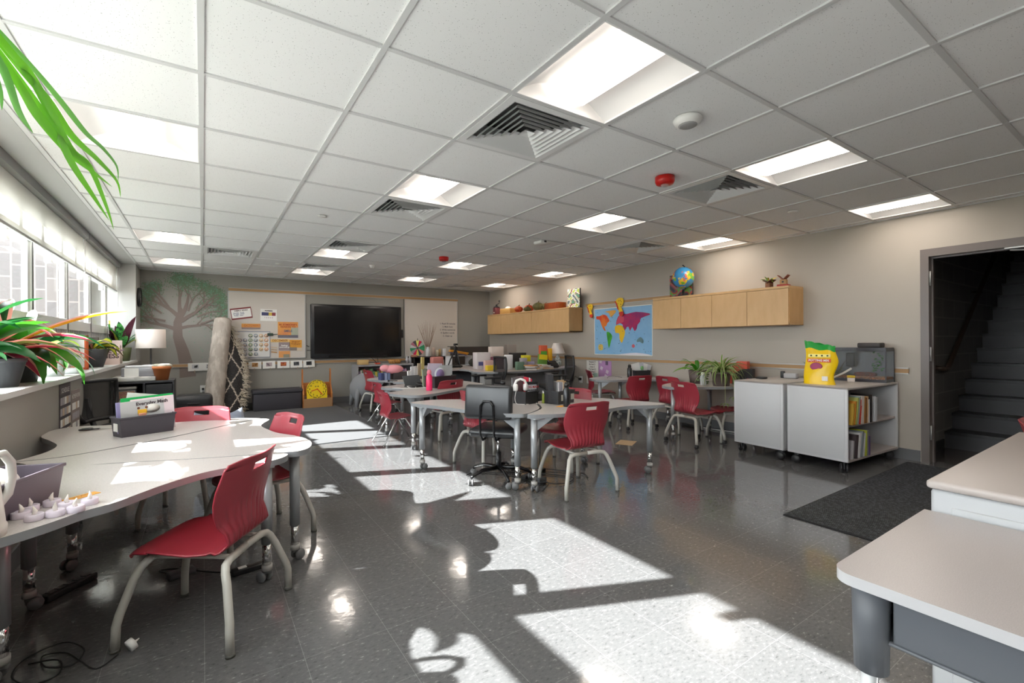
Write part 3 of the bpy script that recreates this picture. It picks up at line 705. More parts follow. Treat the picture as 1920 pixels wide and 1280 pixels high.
foliage(t, 44, .16, .52, .055, [DGREEN, GREEN], (.35, 1.4), (1.2, 2.6), .05, 11, mis=(0, 1))
fl = MB()
for (dx, dy, hh) in ((-.02, -.06, .50), (.05, .10, .44), (-.06, .14, .38)):
    fl.tube([(0, 0, .15), (dx, dy, hh-.06)], .004, 1, 5); leaf(fl, (dx, dy, hh-.07), 1.1, .13, 1.45, .2, .035, 0, fold=.9); fl.ball((dx, dy, hh-.03), .009, 2, 8, sz=3)
fl.build('flowers', [mat('petal_white', 'f2f2ec', .5), GREEN, mat('spadix', 'e6e2a0', .6)], t, fix=False)
# tag in that pot
t = thing('plant_pot', 'white speckled round pot with trailing pale green leaves on the sill', 'potted plant', (-1.05, 5.12, SZ))
pot(t, .15, .2, mat('speckled_pot', 'dfe3e3', .4, noise=(34, '3a3f44', .66, .68, (1, 1, 2.2))), .78, False)
foliage(t, 22, .19, .30, .04, [mat('leaf_lime', 'b3cf4a', .4), GREEN, mat('leaf_mint', 'cfe0b0', .4)], (.2, 1.1), (1.6, 3), .06, 5, mis=(0, 1, 2))
tag(MB().rbox((-.97, 5.50, SZ+.022), (.16, .22, .044), .02, seg=3).build('stone_dish', mat('pale_stone', 'cdd0d2', .5)), 'pale rounded stone dish on the sill in front of the speckled pot', 'dish')
tag(MB().ball((-.97, 5.72, SZ+.03), .035, 0, sx=1.2, sz=.8).build('brown_stone', mat('brown_stone', 'a4683f', .5)), 'small brown stone on the windowsill by the orange frame', 'stone')
t = thing('picture_frame', 'orange-edged picture frame standing on the windowsill', 'picture frame', (-1.06, 6.25, SZ), R(-35))
fm = MB(); fm.bb(-.13, -.11, -.012, .012, 0, .34); fm.bb(.11, .13, -.012, .012, 0, .34); fm.bb(-.13, .13, -.012, .012, .32, .34); fm.bb(-.13, .13, -.012, .012, 0, .02); fm.build('frame', mat('orange_wood', 'cc5f36', .4), t)
MB().bb(-.11, .11, .0, .004, .02, .32).build('print', PAPER, t)
t = thing('potted_plant', 'dark pot with yellow-green veined leaves on the sill past the orange frame', 'potted plant', (-1.0, 6.75, SZ))
pot(t, .145, .2, BPOT, .6, False); foliage(t, 14, .2, .30, .05, [mat('leaf_yellow', 'c5c43c', .4), mat('leaf_brown', '8a5a48', .45), DGREEN], (.2, 1.1), (1.2, 2.8), .05, 21, mis=(0, 1, 0), edge=2)
for k, (tx, x, y, zz, ww, hh, c) in enumerate((('MORE\nKINDNESS', -1.02, 7.42, 0, .36, .25, 'd9c0b5'), ('MORE\nLOVE', -.99, 7.95, 0, .22, .30, 'dcc7bd'))):
    t = thing('sign_card', 'pale pink lettered card standing on the windowsill, %s' % ('the wide one' if k == 0 else 'the narrow leaning one'), 'sign', (x, y, SZ), R(-12))
    MB().box((0, 0, hh/2), (ww, .012, hh), rx=0).build('card', cm(c), t); lettering(tx, .075, (0, -.008, hh*.55), BACKW, cm('4a3438'), t, .002)
t = thing('framed_photo', 'dark upright frame standing behind the yellow-leaved pot on the windowsill', 'picture frame', (-1.08, 7.12, SZ), R(-25))
MB().bb(-.09, .09, -.01, .01, 0, .33).build('frame', cm('6a625c'), t); MB().bb(-.075, .075, -.013, -.01, .02, .30).build('picture', cm('857b70'), t)
t = thing('flower_pot', 'small beige pot of purple flowers on the windowsill', 'potted plant', (-.93, 7.75, SZ)); pot(t, .075, .13, mat('beige_pot', 'b9aa9c', .7), .85, False)
foliage(t, 8, .13, .14, .03, [mat('purple_leaf', '7c5468', .5), mat('purple_flower', 'b48ad0', .5)], (.2, 1.2), (1, 2), .03, 3, mis=(0, 1))
t = thing('potted_plant', 'tall plant with zebra-striped green and maroon leaves at the far end of the sill', 'potted plant', (-1.0, 8.9, SZ))
pot(t, .12, .2, mat('olive_pot', '5c6440', .5), .8, False)
foliage(t, 20, .18, .52, .055, [mat('leaf_zebra', '4f9a4a', .4, noise=(30, '1e4a28', .45, .55)), mat('leaf_maroon', '4c1a2c', .4), mat('leaf_yg', 'a8ae3c', .4)], (.7, 1.45), (.4, 1.3), .04, 8, mis=(0, 1, 1, 0, 2))
# plants on the sill nearer than the frame edge, whose leaves shade the floor
for k, (y, sd_, hgt, lab) in enumerate(((3.42, 31, .5, 'bushy green sill plant just outside the picture on the left'), (2.75, 32, .38, 'second leafy sill plant outside the picture, nearer the palm'))):
    t = thing('potted_plant', lab, 'potted plant', (-1.03, y, SZ)); pot(t, .12, .16, BPOT); foliage(t, 26, .15, hgt, .06, [GREEN, DGREEN], (.7, 1.5), (.8, 2.2), .04, sd_, mis=(0, 1))
# palm whose frond hangs in at the upper left
t = thing('potted_palm', 'tall potted palm whose long green frond hangs in at the upper left', 'potted plant', (-.62, .75, 0))
pot(t, .17, .3, BPOT); MB().tube([(0, 0, .25), (.0, .05, .9), (.03, .12, 1.7), (.06, .16, 2.0)], [.03, .025, .02, .012]).build('stem', mat('palm_stem', '6d7a3a', .6), t)
def ribbon(mb, pts, w, mi=0):
    pts = [Vector(p) for p in pts]; C = []
    for i in range(len(pts)-1):
        p0, p1, p2, p3 = pts[max(i-1, 0)], pts[i], pts[i+1], pts[min(i+2, len(pts)-1)]
        for k in range(5):
            q = k/5; C.append(.5*((2*p1)+(-p0+p2)*q+(2*p0-5*p1+4*p2-p3)*q*q+(-p0+3*p1-3*p2+p3)*q**3))
    C.append(pts[-1]); n = len(C)-1; P = []
    for i, p in enumerate(C):
        tn = (C[min(i+1, n)]-C[max(i-1, 0)]).normalized(); sd_ = tn.cross(Vector((.15, -.96, -.31))).normalized(); q = i/n
        ww = w*min(1, .35+q*1.6)*max(.02, (1-q**3.5))
        nn = tn.cross(sd_)*ww*.35
        P.append([tuple(p-sd_*ww+nn), tuple(p), tuple(p+sd_*ww+nn)])
    mb.grid(P, mi, True)
fr = MB(); B0 = Vector((.62, -.75, 0))
def W(x, y, z): return Vector((x, y, z))+B0
base = W(-.50, .92, 1.98)
fr.tube([W(-.56, .9, 1.99), W(-.5, 1.15, 2.02), W(-.42, 1.45, 1.95), W(-.37, 1.9, 1.86), W(-.35, 2.2, 1.80)], [.008, .006, .005, .004, .002], 1, 6)
for pts, wd, mi in [
    ([(-.46,1.2,2.01),(-.35,1.42,1.875),(-.345,1.62,1.885),(-.34,1.95,1.84),(-.33,2.2,1.86),(-.33,2.55,1.80),(-.33,2.72,1.745)], .024, 0),
    ([(-.44,1.3,1.99),(-.355,1.5,1.88),(-.35,1.75,1.90),(-.35,2.05,1.91),(-.35,2.5,1.98),(-.35,3.0,2.04),(-.35,3.12,1.99)], .024, 0),
    ([(-.42,1.4,1.97),(-.35,1.6,1.92),(-.34,1.85,1.94),(-.34,2.2,1.98),(-.345,2.6,2.06),(-.345,2.95,2.10),(-.345,3.0,2.04)], .018, 2),
    ([(-.42,1.4,1.96),(-.36,1.55,1.85),(-.355,1.7,1.83),(-.35,2.0,1.84),(-.35,2.4,1.90),(-.35,2.85,1.97)], .026, 0),
    ([(-.44,1.3,1.97),(-.37,1.45,1.86),(-.37,1.6,1.80),(-.37,1.72,1.79)], .018, 2),
    ([(-.45,1.25,1.98),(-.38,1.4,1.84),(-.37,1.47,1.80),(-.37,1.49,1.755)], .014, 2),
    ([(-.4,1.5,1.93),(-.35,1.8,1.85),(-.34,2.0,1.80),(-.335,2.3,1.78),(-.33,2.6,1.76)], .022, 0),
    ([(-.5,1.0,1.99),(-.7,1.2,2.1),(-.85,1.4,1.9),(-.9,1.5,1.6)], .03, 0), ([(-.5,.9,1.99),(-.3,.7,2.1),(-.2,.5,2.0),(-.1,.4,1.7)], .03, 0)]:
    ribbon(fr, [W(*p) for p in pts], wd*.46, mi)
fr.build('frond', [mat('palm_leaf', '5fa524', .35), mat('palm_rib', '9aae5a', .5), mat('palm_leaf_shade', '5f9a48', .4)], t, fix=False)

# ================================================================ LEFT WALL ITEMS
for k, (y0, y1, z0, z1, c1) in enumerate(((4.62, 4.95, .28, .935, '4b4348'), (4.99, 5.28, .42, .86, '8d7f79'))):
    t = thing('wall_chart', ('dark framed chart of rows of pictures on the wall below the sill', 'lighter brown chart on the wall below the sill, right of the dark one')[k], 'poster', (XL, (y0+y1)/2, 0))
    h_ = (y1-y0)/2
    MB().bb(0, .004, -h_, h_, z0, z1).build('sheet', cm(c1), t)
    m = MB(); rnd = random.Random(k)
    zz = z1-.10
    lettering('SCHEDULE' if k == 0 else 'HOMEWORK', .05, (.006, 0, z1-.05), LEFTW, PAPER, t)
    while zz > z0+.05:
        yy = -h_+.02
        while yy < h_-.05:
            m.bb(.004, .006, yy, yy+.05, zz-.055, zz, rnd.choice((0, 0, 1, 2))); yy += .062
        zz -= .08
    m.build('picture_rows', [PAPER, cm('c9b39e'), cm('a9a3a8')], t)
t = thing('wall_clock', 'round black wall clock seen edge-on on the side of the pillar', 'clock', (XL, 9.58, 1.985))
m = MB(); m.T = Matrix.Rotation(pi/2, 4, 'Y'); m.lathe([(.15, 0), (.155, .02), (.15, .045), (.135, .045), (.13, .03), (.001, .03)], seg=30); m.build('case', BLK, t)
m = MB(); m.T = Matrix.Translation((.032, 0, 0)) @ Matrix.Rotation(pi/2, 4, 'Y'); m.lathe([(.128, 0), (.001, .001)], seg=30); f = m.build('dial', PAPER, t)
MB().box((.036, .02, .03), (.002, .008, .09), rx=.5).box((.036, -.03, .0), (.002, .006, .11), rx=1.5).build('hands', BLK, f)
# floor lamp behind the cabinet
t = thing('floor_lamp', 'lamp with white drum shade and thin black pole by the tree mural', 'lamp', (-.66, 8.95, 0))
MB().lathe([(.19, 1.165), (.185, 1.45), (.178, 1.45), (.183, 1.165)], seg=30, cap=False).build('lamp_shade', mat('lamp_shade_fabric', 'd9cec6', .8, emit='d9cec6', es=.0), t)
MB().cyl((0, 0, .02), .011, 1.3).build('pole', BLK, t); MB().lathe([(.13, 0), (.13, .015), (.02, .025)], seg=24).build('base', BLK, t)
MB().tube([(-.18, 0, 1.3), (.18, 0, 1.3)], .003).build('shade_spider', BLK, t)
# black cube cabinet
t = thing('cube_cabinet', 'dark grey cube cabinet with open and closed cubbies by the windows', 'cabinet', (-.575, 6.98, 0))
c = MB(); c.bb(-.285, .295, -.2, .2, .775, .80); c.bb(-.285, .295, -.2, .2, .0, .03); c.bb(-.285, .295, -.2, .2, .39, .41)
for x in (-.285, .275, .0): c.bb(x, x+.02, -.2, .2, .03, .775)
c.bb(-.285, .295, .19, .2, 0, .8); c.build('body', mat('cabinet_black', '343437', .5), t, bev=.002)
for z in (.05, .43):
    dd = MB().bb(.03, .27, -.205, -.19, z, z+.33).build('door', mat('cabinet_door_black', '2b2b2e', .5), t); MB().rbox((.15, -.21, z+.2), (.05, .012, .015), .004).build('handle', BLK, dd)
t = thing('glass_box', 'clear lidded box of yellow and orange beads inside the open cubby', 'container', (-.76, 6.90, .60))
MB().bb(-.10, .10, -.06, .06, 0, .085).build('beads', mat('beads', 'd9871c', .5, noise=(70, 'b3311c', .4, .6)), t); MB().rbox((0, 0, .05), (.24, .14, .11), .008).build('box', SMOKE, t); MB().rbox((0, 0, .125), (.25, .15, .03), .01).build('lid', mat('lid_grey', 'b9b3b3', .3), t)
pl = [(0, 'c8b6b4', 'pink-grey paper stack'), (1, '6d6a72', 'dark folder stack'), (2, 'b9aeb0', 'pale paper stack')]
for k, c_, l_ in pl: tag(MB().bb(-.83, -.58, 6.80, 7.1, .411+.062*k, .411+.062*k+.058).build('paper_stack', cm(c_)), '%s in the open cubby below the bead box' % l_, 'paper')
t = thing('board_slab', 'long white marbled board lying on top of the dark cabinet', 'board', (-.66, 7.0, .80))
MB().rbox((-.0, 0, .025), (.40, .38, .05), .008).build('slab', mat('marbled_white', 'd9d6d2', .3, noise=(8, 'aaa6a2', .5, .65)), t)
t = thing('storage_box', 'grey shiny box with a white end panel on the marbled board', 'box', (-.62, 7.03, .851))
MB().rbox((0.02, 0, .05), (.36, .28, .10), .01).build('box', mat('box_silver', '9fa0a6', .3, metal=.3), t); MB().bb(-.13, -.0, -.145, -.139, .0, .10).build('end_panel', PAPER, t)
tag(MB().rbox((-.60, 7.03, .962), (.30, .22, .018), .003, rz=.2).rbox((-.5, 7.03, .974), (.2, .16, .006), .002, rz=-.2).build('magazine_pile', cm('d3d2d4')), 'flat pale magazines on top of the grey shiny box', 'magazine')
t = thing('terracotta_pot', 'terracotta pot filled with smooth stones on the dark cabinet', 'pot', (-.405, 6.88, .80))
MB().lathe([(.062, 0), (.085, .13), (.092, .13), (.094, .165), (.085, .165), (.08, .13), (.001, .12)], seg=26).build('pot', mat('terracotta', 'c4733f', .7), t)
SM = mat('river_stone', 'cfc6b6', .5, noise=(9, 'a8a592', .4, .6))
for k, (dx, dy, rz) in enumerate(((-.045, 0, .3), (.05, -.01, -.3), (.0, .05, 0), (.01, -.045, 1))):
    tag(MB().ball((-.405+dx, 6.88+dy, .80+.168), .048, 0, sx=1.1, sy=.9, sz=.55).build('stone', SM), 'smooth pale stone in the terracotta pot, %s' % ('left one', 'right one', 'rear one', 'front one')[k], 'stone', 'stones in the pot')
# cabinet side neighbour: black case, grey floor chair
t = thing('storage_case', 'black rounded hard case on the floor under the wall outlets', 'case', (-.12, 8.75, .008))
MB().rbox((0, 0, .22), (.5, .4, .42), .07, seg=4).build('case', mat('case_black', '2d2e31', .35), t); MB().rbox((0, -.2, .3), (.16, .02, .03), .008).build('handle', BLK, t)
MB().bb(-.252, .252, -.203, .203, .30, .306).build('lid_seam', BLK, t)
t = thing('floor_rocker', 'low grey moulded floor rocker in the sun beyond the window table', 'floor seat', (.18, 5.15, 0), R(10))
P = []
for i in range(13):
    v = i/12; row = []
    for j in range(13):
        u = -1+2*j/12; wd = .24-.05*abs(v-.5)
        y = -.32+.62*v; z = .18+.06*abs(u)**2+(.42*max(0, v-.55)**1.3/.35**1.3*.55)-.06*sin(v*pi)+.02*sin(v*9)
        row.append((u*wd, y+.04*u*u*(v > .6), z))
    P.append(row)
GS = mat('grey_seat_plastic', '858b99', .4); MB().grid(P, 0).build('shell', GS, t, solid=.02)
MB().rbox((0, -.05, .09), (.36, .46, .18), .08, seg=3).build('base', GS, t)

# ================================================================ BACK WALL
def flat(name, label, cat, x0, x1, z0, z1, m, d=.004, group=None):
    o = MB().bb(-(x1-x0)/2, (x1-x0)/2, -d, 0, -(z1-z0)/2, (z1-z0)/2).build(name, m, None, ((x0+x1)/2, YB-.001, (z0+z1)/2)); return tag(o, label, cat, group)
# tree mural
t = thing('tree_mural', 'painted brown tree with green leaves on the back wall', 'wall art', (-.33, YB-.001, 0))
tk = MB(); lv = MB(); rnd = random.Random(12)
YJ = [0]
def rib(pts, ws, mb=tk, y=-.002):
    P = []; YJ[0] -= .00003
    for i, p in enumerate(pts):
        a = Vector(pts[min(i+1, len(pts)-1)])-Vector(pts[max(i-1, 0)]); a.normalize(); n = Vector((-a.y, a.x))*ws[i]
        P.append([(p[0]-n.x, y+YJ[0], p[1]-n.y), (p[0]+n.x, y+YJ[0], p[1]+n.y)])
    mb.grid(P, 0, False)
rib([(.11, .64), (.09, .85), (.04, 1.1), (-.03, 1.35), (-.03, 1.6), (.02, 1.78), (.0, 1.85)], [.12, .10, .085, .07, .06, .05, .03])
def grow(x, z, a, L, w_, d):
    pts = [(x, z)]; ws = [w_]; cx, cz, ca = x, z, a
    for k in range(5):
        if ((cx-.05)/.60)**2+((cz-1.72)/.62)**2 > .92: L *= .35
        ca += rnd.uniform(-.22, .22) + (.05 if d == 0 else .0)*(1 if cos(ca) < 0 else -1)*.5
        cx += cos(ca)*L/5; cz += sin(ca)*L/5
        
        pts.append((cx, cz)); ws.append(w_*(1-.16*(k+1)))
        if d < 3 and k >= 1 and rnd.random() < (.95 if d < 2 else .6): 
            grow(cx, cz, ca+rnd.choice((-1, 1))*rnd.uniform(.35, .8), L*rnd.uniform(.45, .62), w_*.5, d+1)
        if d >= 1 or k > 1:
            for q in range(2):
                lx, lz, la = cx+rnd.gauss(0, .05), cz+rnd.gauss(0, .045), rnd.uniform(0, 6.3); ly = -.008-rnd.random()*.006
                lv.add([(lx, ly, lz), (lx+.013*cos(la+.5), ly, lz+.013*sin(la+.5)), (lx+.028*cos(la), ly, lz+.028*sin(la)), (lx+.013*cos(la-.5), ly, lz+.013*sin(la-.5))], [(0, 1, 2, 3)], rnd.choice((0, 0, 0, 1)))
    rib(pts, ws)
for a, L, x, z, w_ in ((2.75, .62, -.05, 1.48, .035), (2.2, .68, -.03, 1.72, .035), (1.6, .55, .0, 1.8, .03), (1.15, .62, .03, 1.72, .032), (.55, .66, .02, 1.62, .035), (.15, .62, -.0, 1.50, .028), (1.4, .5, .12, 1.8, .016), (.75, .55, .25, 1.7, .016), (2.5, .5, -.25, 1.75, .016), (1.0, .45, .35, 1.85, .012), (2.9, .55, -.2, 1.62, .02), (.9, .6, .2, 1.75, .02), (.35, .5, .3, 1.58, .015), (1.9, .6, -.15, 1.85, .02)): grow(x, z, a, L, w_, 0)
for k in range(26):
    lx, lz, la = rnd.uniform(-.3, .55), rnd.uniform(.75, 1.45), rnd.uniform(0, 6)
    if abs(lx) < .1: continue
    lv.add([(lx, -.004, lz), (lx+.013*cos(la+.5), -.004, lz+.013*sin(la+.5)), (lx+.028*cos(la), -.004, lz+.028*sin(la)), (lx+.013*cos(la-.5), -.004, lz+.013*sin(la-.5))], [(0, 1, 2, 3)], 1)
tk.build('trunk_and_branches', mat('mural_brown', '80716a', .6), t, fix=False)
l = lv.build('leaves', [mat('mural_green', '6a8064', .6), mat('mural_teal', '74a088', .6)], t, fix=False); l['kind'] = 'stuff'
# whiteboards
def whiteboard(x0, x1, z0, z1, label):
    t = thing('whiteboard', label, 'whiteboard', ((x0+x1)/2, YB, z0)); hw, hh = (x1-x0)/2, z1-z0
    MB().bb(-hw, hw, -.02, 0, 0, hh).build('panel', WBOARD, t)
    f = MB(); f.bb(-hw, -hw+.015, -.026, -.0, 0, hh); f.bb(hw-.015, hw, -.026, -.0, 0, hh); f.bb(-hw, hw, -.026, -.0, 0, .015); f.bb(-hw, hw, -.026, -.0, hh-.015, hh); f.build('frame', ALU, t); return t
whiteboard(.385, 1.705, .93, 2.19, 'large whiteboard left of the display, with calendar and notes')
wb = whiteboard(3.75, 5.08, .88, 2.195, 'whiteboard right of the display with a handwritten list')
for k, s in enumerate(('1. Read 20 minutes', '2. Math facts', '3. Write sentences', '4. Spelling words', '5. Clean up')):
    lettering(s, .052, (.40, -.022, .78-.072*k), BACKW, mat('marker_ink', '55555c', .6), wb, .001, 'handwriting')
t = thing('wall_display', 'large black flat screen display mounted between the whiteboards', 'display', (2.72, YB, .92))
MB().rbox((0, -.06, .54), (1.86, .09, 1.09), .012).build('housing', mat('display_black', '1a1a1c', .35), t)
MB().bb(-.87, .87, -.108, -.104, .09, 1.04).build('screen', mat('screen_glass', '141416', .12), t)
MB().bb(-.6, .6, -.108, -.1, .015, .05).build('control_strip', BLK2, t)
tag(MB().rbox((3.69, YB-.03, 1.42), (.05, .05, .18), .01).build('wall_speaker', BLK), 'small black device on the wall between display and right whiteboard', 'speaker')
tag(MB().tube([(1.72, YB-.02, 1.18), (1.76, YB-.05, 1.15)], .006).tube([(1.73, YB-.02, 1.08), (1.79, YB-.06, 1.08)], .006).build('marker_hooks', BLK), 'thin black hooks beside the left edge of the display', 'hook')
# posters on the left whiteboard
YP = .025
def poster(label, x, z, wd, hh, m, ry=0, bands=(), words=(), cat='poster', name='poster'):
    t = thing(name, label, cat, (x, YB-YP, z)); t.rotation_euler = (0, ry, 0)
    MB().bb(-wd/2, wd/2, -.003, 0, -hh/2, hh/2).build('sheet', m, t)
    for (a, b_, c_, d_, mm) in bands: MB().bb(a*wd/2, b_*wd/2, -.0045, -.003, c_*hh/2, d_*hh/2).build('print', mm, t)
    for (s, sz, px, pz, mm) in words: lettering(s, sz, (px*wd/2, -.006, pz*hh/2), BACKW, mm, t, .0015)
    return t
INK = cm('5b4a46'); OR = mat('poster_orange', 'e2a04c', .6, noise=(6, 'd68a55', .4, .6)); MAROON = cm('7c3232')
poster('white certificate with dark red border tilted on the left whiteboard', .60, 1.785, .34, .21, MAROON, R(-9), [(-.93, .93, -.74, .74, PAPER)], [('WEEKLY GOALS', .03, 0, .5, INK), ('Monday - Read\nTuesday - Write\nFriday - Share', .028, -.25, -.1, cm('8a8a9a'))])
poster('white sheet with a blue, yellow and red banded chart on the left whiteboard', 1.05, 1.765, .28, .225, PAPER, R(1), [(-.85, 0, -.1, .45, cm('3c3f66')), (0, .4, -.1, .45, cm('d6b94a')), (.4, .85, -.1, .45, cm('8c3b42'))], [('NUMBERS', .03, 0, .7, INK), ('1  2  3  4  5', .03, 0, -.45, cm('b08d92'))])
poster('narrow orange forest banner above the calendar', .755, 1.545, .31, .10, OR, 0, [(-1, 1, -1, -.4, cm('9a8a88'))], [('OCTOBER', .05, 0, .3, cm('c9783f'))])
poster('large orange poster with pine trees at the upper right of the left whiteboard', 1.385, 1.485, .36, .31, OR, 0, [(-1, 1, -1, -.65, cm('6d6a74')), (.3, 1, -.65, .3, cm('a9ad9a'))], [("BE SOMEONE'S\nREASON TO", .048, 0, .5, cm('b0492c')), ('SMILE', .06, 0, -.15, cm('54617a'))])
poster('long orange lettered strip saying DECEMBER under the pine poster', 1.245, 1.275, .33, .06, cm('e9c27c'), 0, [], [('DECEMBER', .055, 0, 0, cm('b5762f'))])
poster('small orange square poster at the right edge of the left whiteboard', 1.52, 1.185, .22, .21, mat('poster_gold', 'dd9c3a', .6), R(1), [(-1, .2, -1, -.4, cm('857a72')), (.2, 1, -1, -.45, cm('d9c7ac'))], [('ENJOY\nTODAY', .05, 0, .4, cm('a5632a'))])
poster('grey poster with white lines below the DECEMBER strip', 1.32, 1.165, .20, .16, cm('98888a'), 0, [], [('Feelings\ncome and go', .036, 0, 0, PAPER)])
poster('little orange picture card at the bottom of the left whiteboard', 1.32, 1.01, .20, .125, mat('poster_orange2', 'dc9a5c', .6), 0, [(-.2, .9, -1, 0, cm('8e8a78'))])
for k in range(3): tag(MB().box((1.14, YB-.03, 1.145-.045*k), (.10, .004, .022), ry=.12).build('word_card', cm(('cbb49a', 'b59a7c', 'b8854f')[k])), '%s tan word strip left of the grey poster' % ('top', 'middle', 'lowest')[k], 'card', 'tan word strips')
# pocket calendar with numbered discs
t = thing('pocket_calendar', 'hanging calendar chart with rows of numbered coloured discs on the whiteboard', 'calendar', (.765, YB-YP, 1.205))
MB().bb(-.35, .31, -.004, 0, -.245, .245).build('chart', cm('d9d6d2'), t)
f = MB(); f.bb(-.35, .31, -.007, -.003, .235, .25); f.bb(.298, .312, -.007, -.003, -.245, .25); f.bb(-.35, .31, -.007, -.003, -.25, -.235); f.build('border', cm('8f929c'), t)
cols = ['5d6d8c', '8c4a2c', 'e3b878', '3f7a4a', '6a5a64', 'd98a4a', '5f7f9a']; n = 1
DM_ = [cm(c) for c in cols]; ring = MB(); face = MB()
for r_ in range(5):
    for c_ in range(7):
        if r_ == 0 and c_ < 3 or n > 30: continue
        x = -.285+c_*.088; z = .165-r_*.086
        ring.T = face.T = Matrix.Translation((x, -.005, z)) @ Matrix.Rotation(pi/2, 4, 'X')
        ring.cyl((0, 0, 0), .034, .002, (n*3) % 7, 16); face.cyl((0, 0, .002), .024, .001, 0, 14)
        lettering(str(n), .034, (x, -.0095, z), BACKW, DM_[(n*3) % 7], t, .001, 'numeral'); n += 1
ring.build('disc_rings', DM_, t); face.build('disc_faces', cm('e6ddcf'), t)
tag(MB().rbox((1.075, YB-.035, 1.395), (.10, .03, .05), .008).tube([(1.12, YB-.04, 1.395), (1.2, YB-.04, 1.40)], .006).build('marker_clip', cm('31453a')), 'dark green clip with pens stuck at the calendar corner', 'clip')
# photo cards on the rail
PH = [(-.11, 'c8c8ca', '3c3a3a', 'black photo of a bicycle scene'), (.10, 'c8c8ca', '4a3c46', 'dark violet square photo'), (.815, 'c9975e', 'a8733c', 'small tan photo'), (1.05, 'b9a9a9', '9a8a90', 'pale pinkish photo'), (1.30, 'a8492c', 'd07a3c', 'orange-red photo'), (1.53, '5a5c60', '2e3033', 'dark grey photo'), (1.76, '3a3c40', '1f2022', 'black and white figure photo')]
for k, (x, c1, c2, lab) in enumerate(PH):
    t = thing('photo_card', 'white card with a %s hanging from the back wall rail' % lab, 'card', (x, YB-.03, .845-.025), 0, 'photo cards on the rail')
    t.rotation_euler = (0, R((-1, 1, 1, -1, 0, -1, -2)[k]), 0)
    MB().bb(-.107, .107, -.004, 0, -.075, .065).build('card', PAPER, t)
    m = MB(); m.bb(-.05, .05, -.006, -.004, -.035, .04, 0); rnd = random.Random(k)
    for q in range(5): xx, z_ = rnd.uniform(-.045, .02), rnd.uniform(-.03, .01); m.bb(xx, xx+.025, -.007, -.006, z_, z_+.025, 1)
    m.build('photo', [cm(c1), cm(c2)], t); MB().box((.02 if k % 2 else -.01, -.008, -.085), (.009, .01, .05)).build('clothespin', cm('b9a58c'), t)
for x, lab, two in ((0.0, 'white wall outlet with a black plug near the rug roll', 0), (.125, 'white double wall outlet next to the rolled rug', 1)):
    t = thing('wall_outlet', lab, 'outlet', (x, YB, .42)); MB().rbox((0, -.004, 0), (.085, .008, .125), .003).build('plate', WHITE, t)
    if two: MB().bb(-.02, .02, -.011, -.008, .012, .04).bb(-.02, .02, -.011, -.008, -.04, -.012).build('sockets', cm('8f8f8f'), t)
    else: MB().rbox((0, -.025, 0), (.035, .04, .035), .008).tube([(0, -.04, 0), (.0, -.05, -.06), (-.02, -.03, -.14)], .004).build('plug', BLK, t)
# rolled rug
t = thing('rolled_rug', 'rolled beige rug leaning on the back wall, dark fringed end hanging open', 'rug', (.20, 9.42, .008))
BG = mat('rug_back_beige', 'a89d92', .9, noise=(4, 'c0b6ab', .45, .6, (3, 3, 1)), bump=(40, .4))
m = MB(); n = 40; pr2 = []
for i in range(n+1):
    z = 1.66*i/n; r = (.155-.02*i/n)*(1+.02*((i*7) % 3-1)); pr2.append((r, z))
pr2 += [(.12, 1.68), (.1, 1.70), (.09, 1.69), (.07, 1.71), (.05, 1.70), (.001, 1.71)]
m.T = Matrix.Translation((-.07, 0, 0)) @ Matrix.Rotation(R(6), 4, 'Y') @ Matrix.Rotation(R(-9), 4, 'X'); m.lathe(pr2, seg=22); m.build('roll', BG, t)
P = []
for i in range(81):
    v = i/80; z = 1.50*v+.01; row = []
    for j in range(25):
        u = j/24; wd = .34-.26*max(0, v-.55)/.45-.10*max(0, .3-v)
        row.append((.04+.10*v+u*wd*(1), -.02+.10*u+.30*v*.8+.025*sin(u*6+v*3), z*(1-.0*u)))
    P.append(row)
dk = mat('rug_dark_pile', '3d3a39', .95, noise=(60, '2a2828', .4, .6), bump=(150, .6))
def diam(i, j):
    return 1 if abs(((i*.62+j*.9) % 16)-8) < .75 or abs(((i*.62-j*.9) % 16)-8) < .75 else 0
MB().grid(P, 0, True, mf=diam).build('pile_side', [dk, mat('rug_cream', 'bfb2a3', .95)], t, solid=.012)
fg = MB(); rnd = random.Random(3)
for i in range(31):
    e = Vector(P[int(i*80/30)][-1])
    for q in range(7):
        a = rnd.uniform(-1.2, .5); L = rnd.uniform(.06, .13); b_ = e+Vector((rnd.uniform(-.05, .015), -.015+rnd.uniform(-.02, .02), rnd.uniform(-.02, .03)))
        fg.tube([tuple(b_), tuple(b_+Vector((cos(a)*L*.5, -.015, sin(a)*L*.5))), tuple(b_+Vector((cos(a)*L, -.02, sin(a)*L-.02)))], [.008, .007, .003], 0, 4)
f = fg.build('fringe', mat('rug_fringe', 'c4b8a6', .95), t); f['kind'] = 'stuff'
# chest
t = thing('storage_ottoman', 'long dark charcoal storage bench against the back wall', 'storage bench', (1.15, 9.6, .008), R(-1))
MB().rbox((0, 0, .15), (.80, .38, .30), .012).build('box', mat('ottoman_fabric', '3b393f', .8), t); MB().rbox((0, 0, .335), (.83, .40, .07), .02).build('lid', mat('ottoman_lid', '37363c', .7), t)
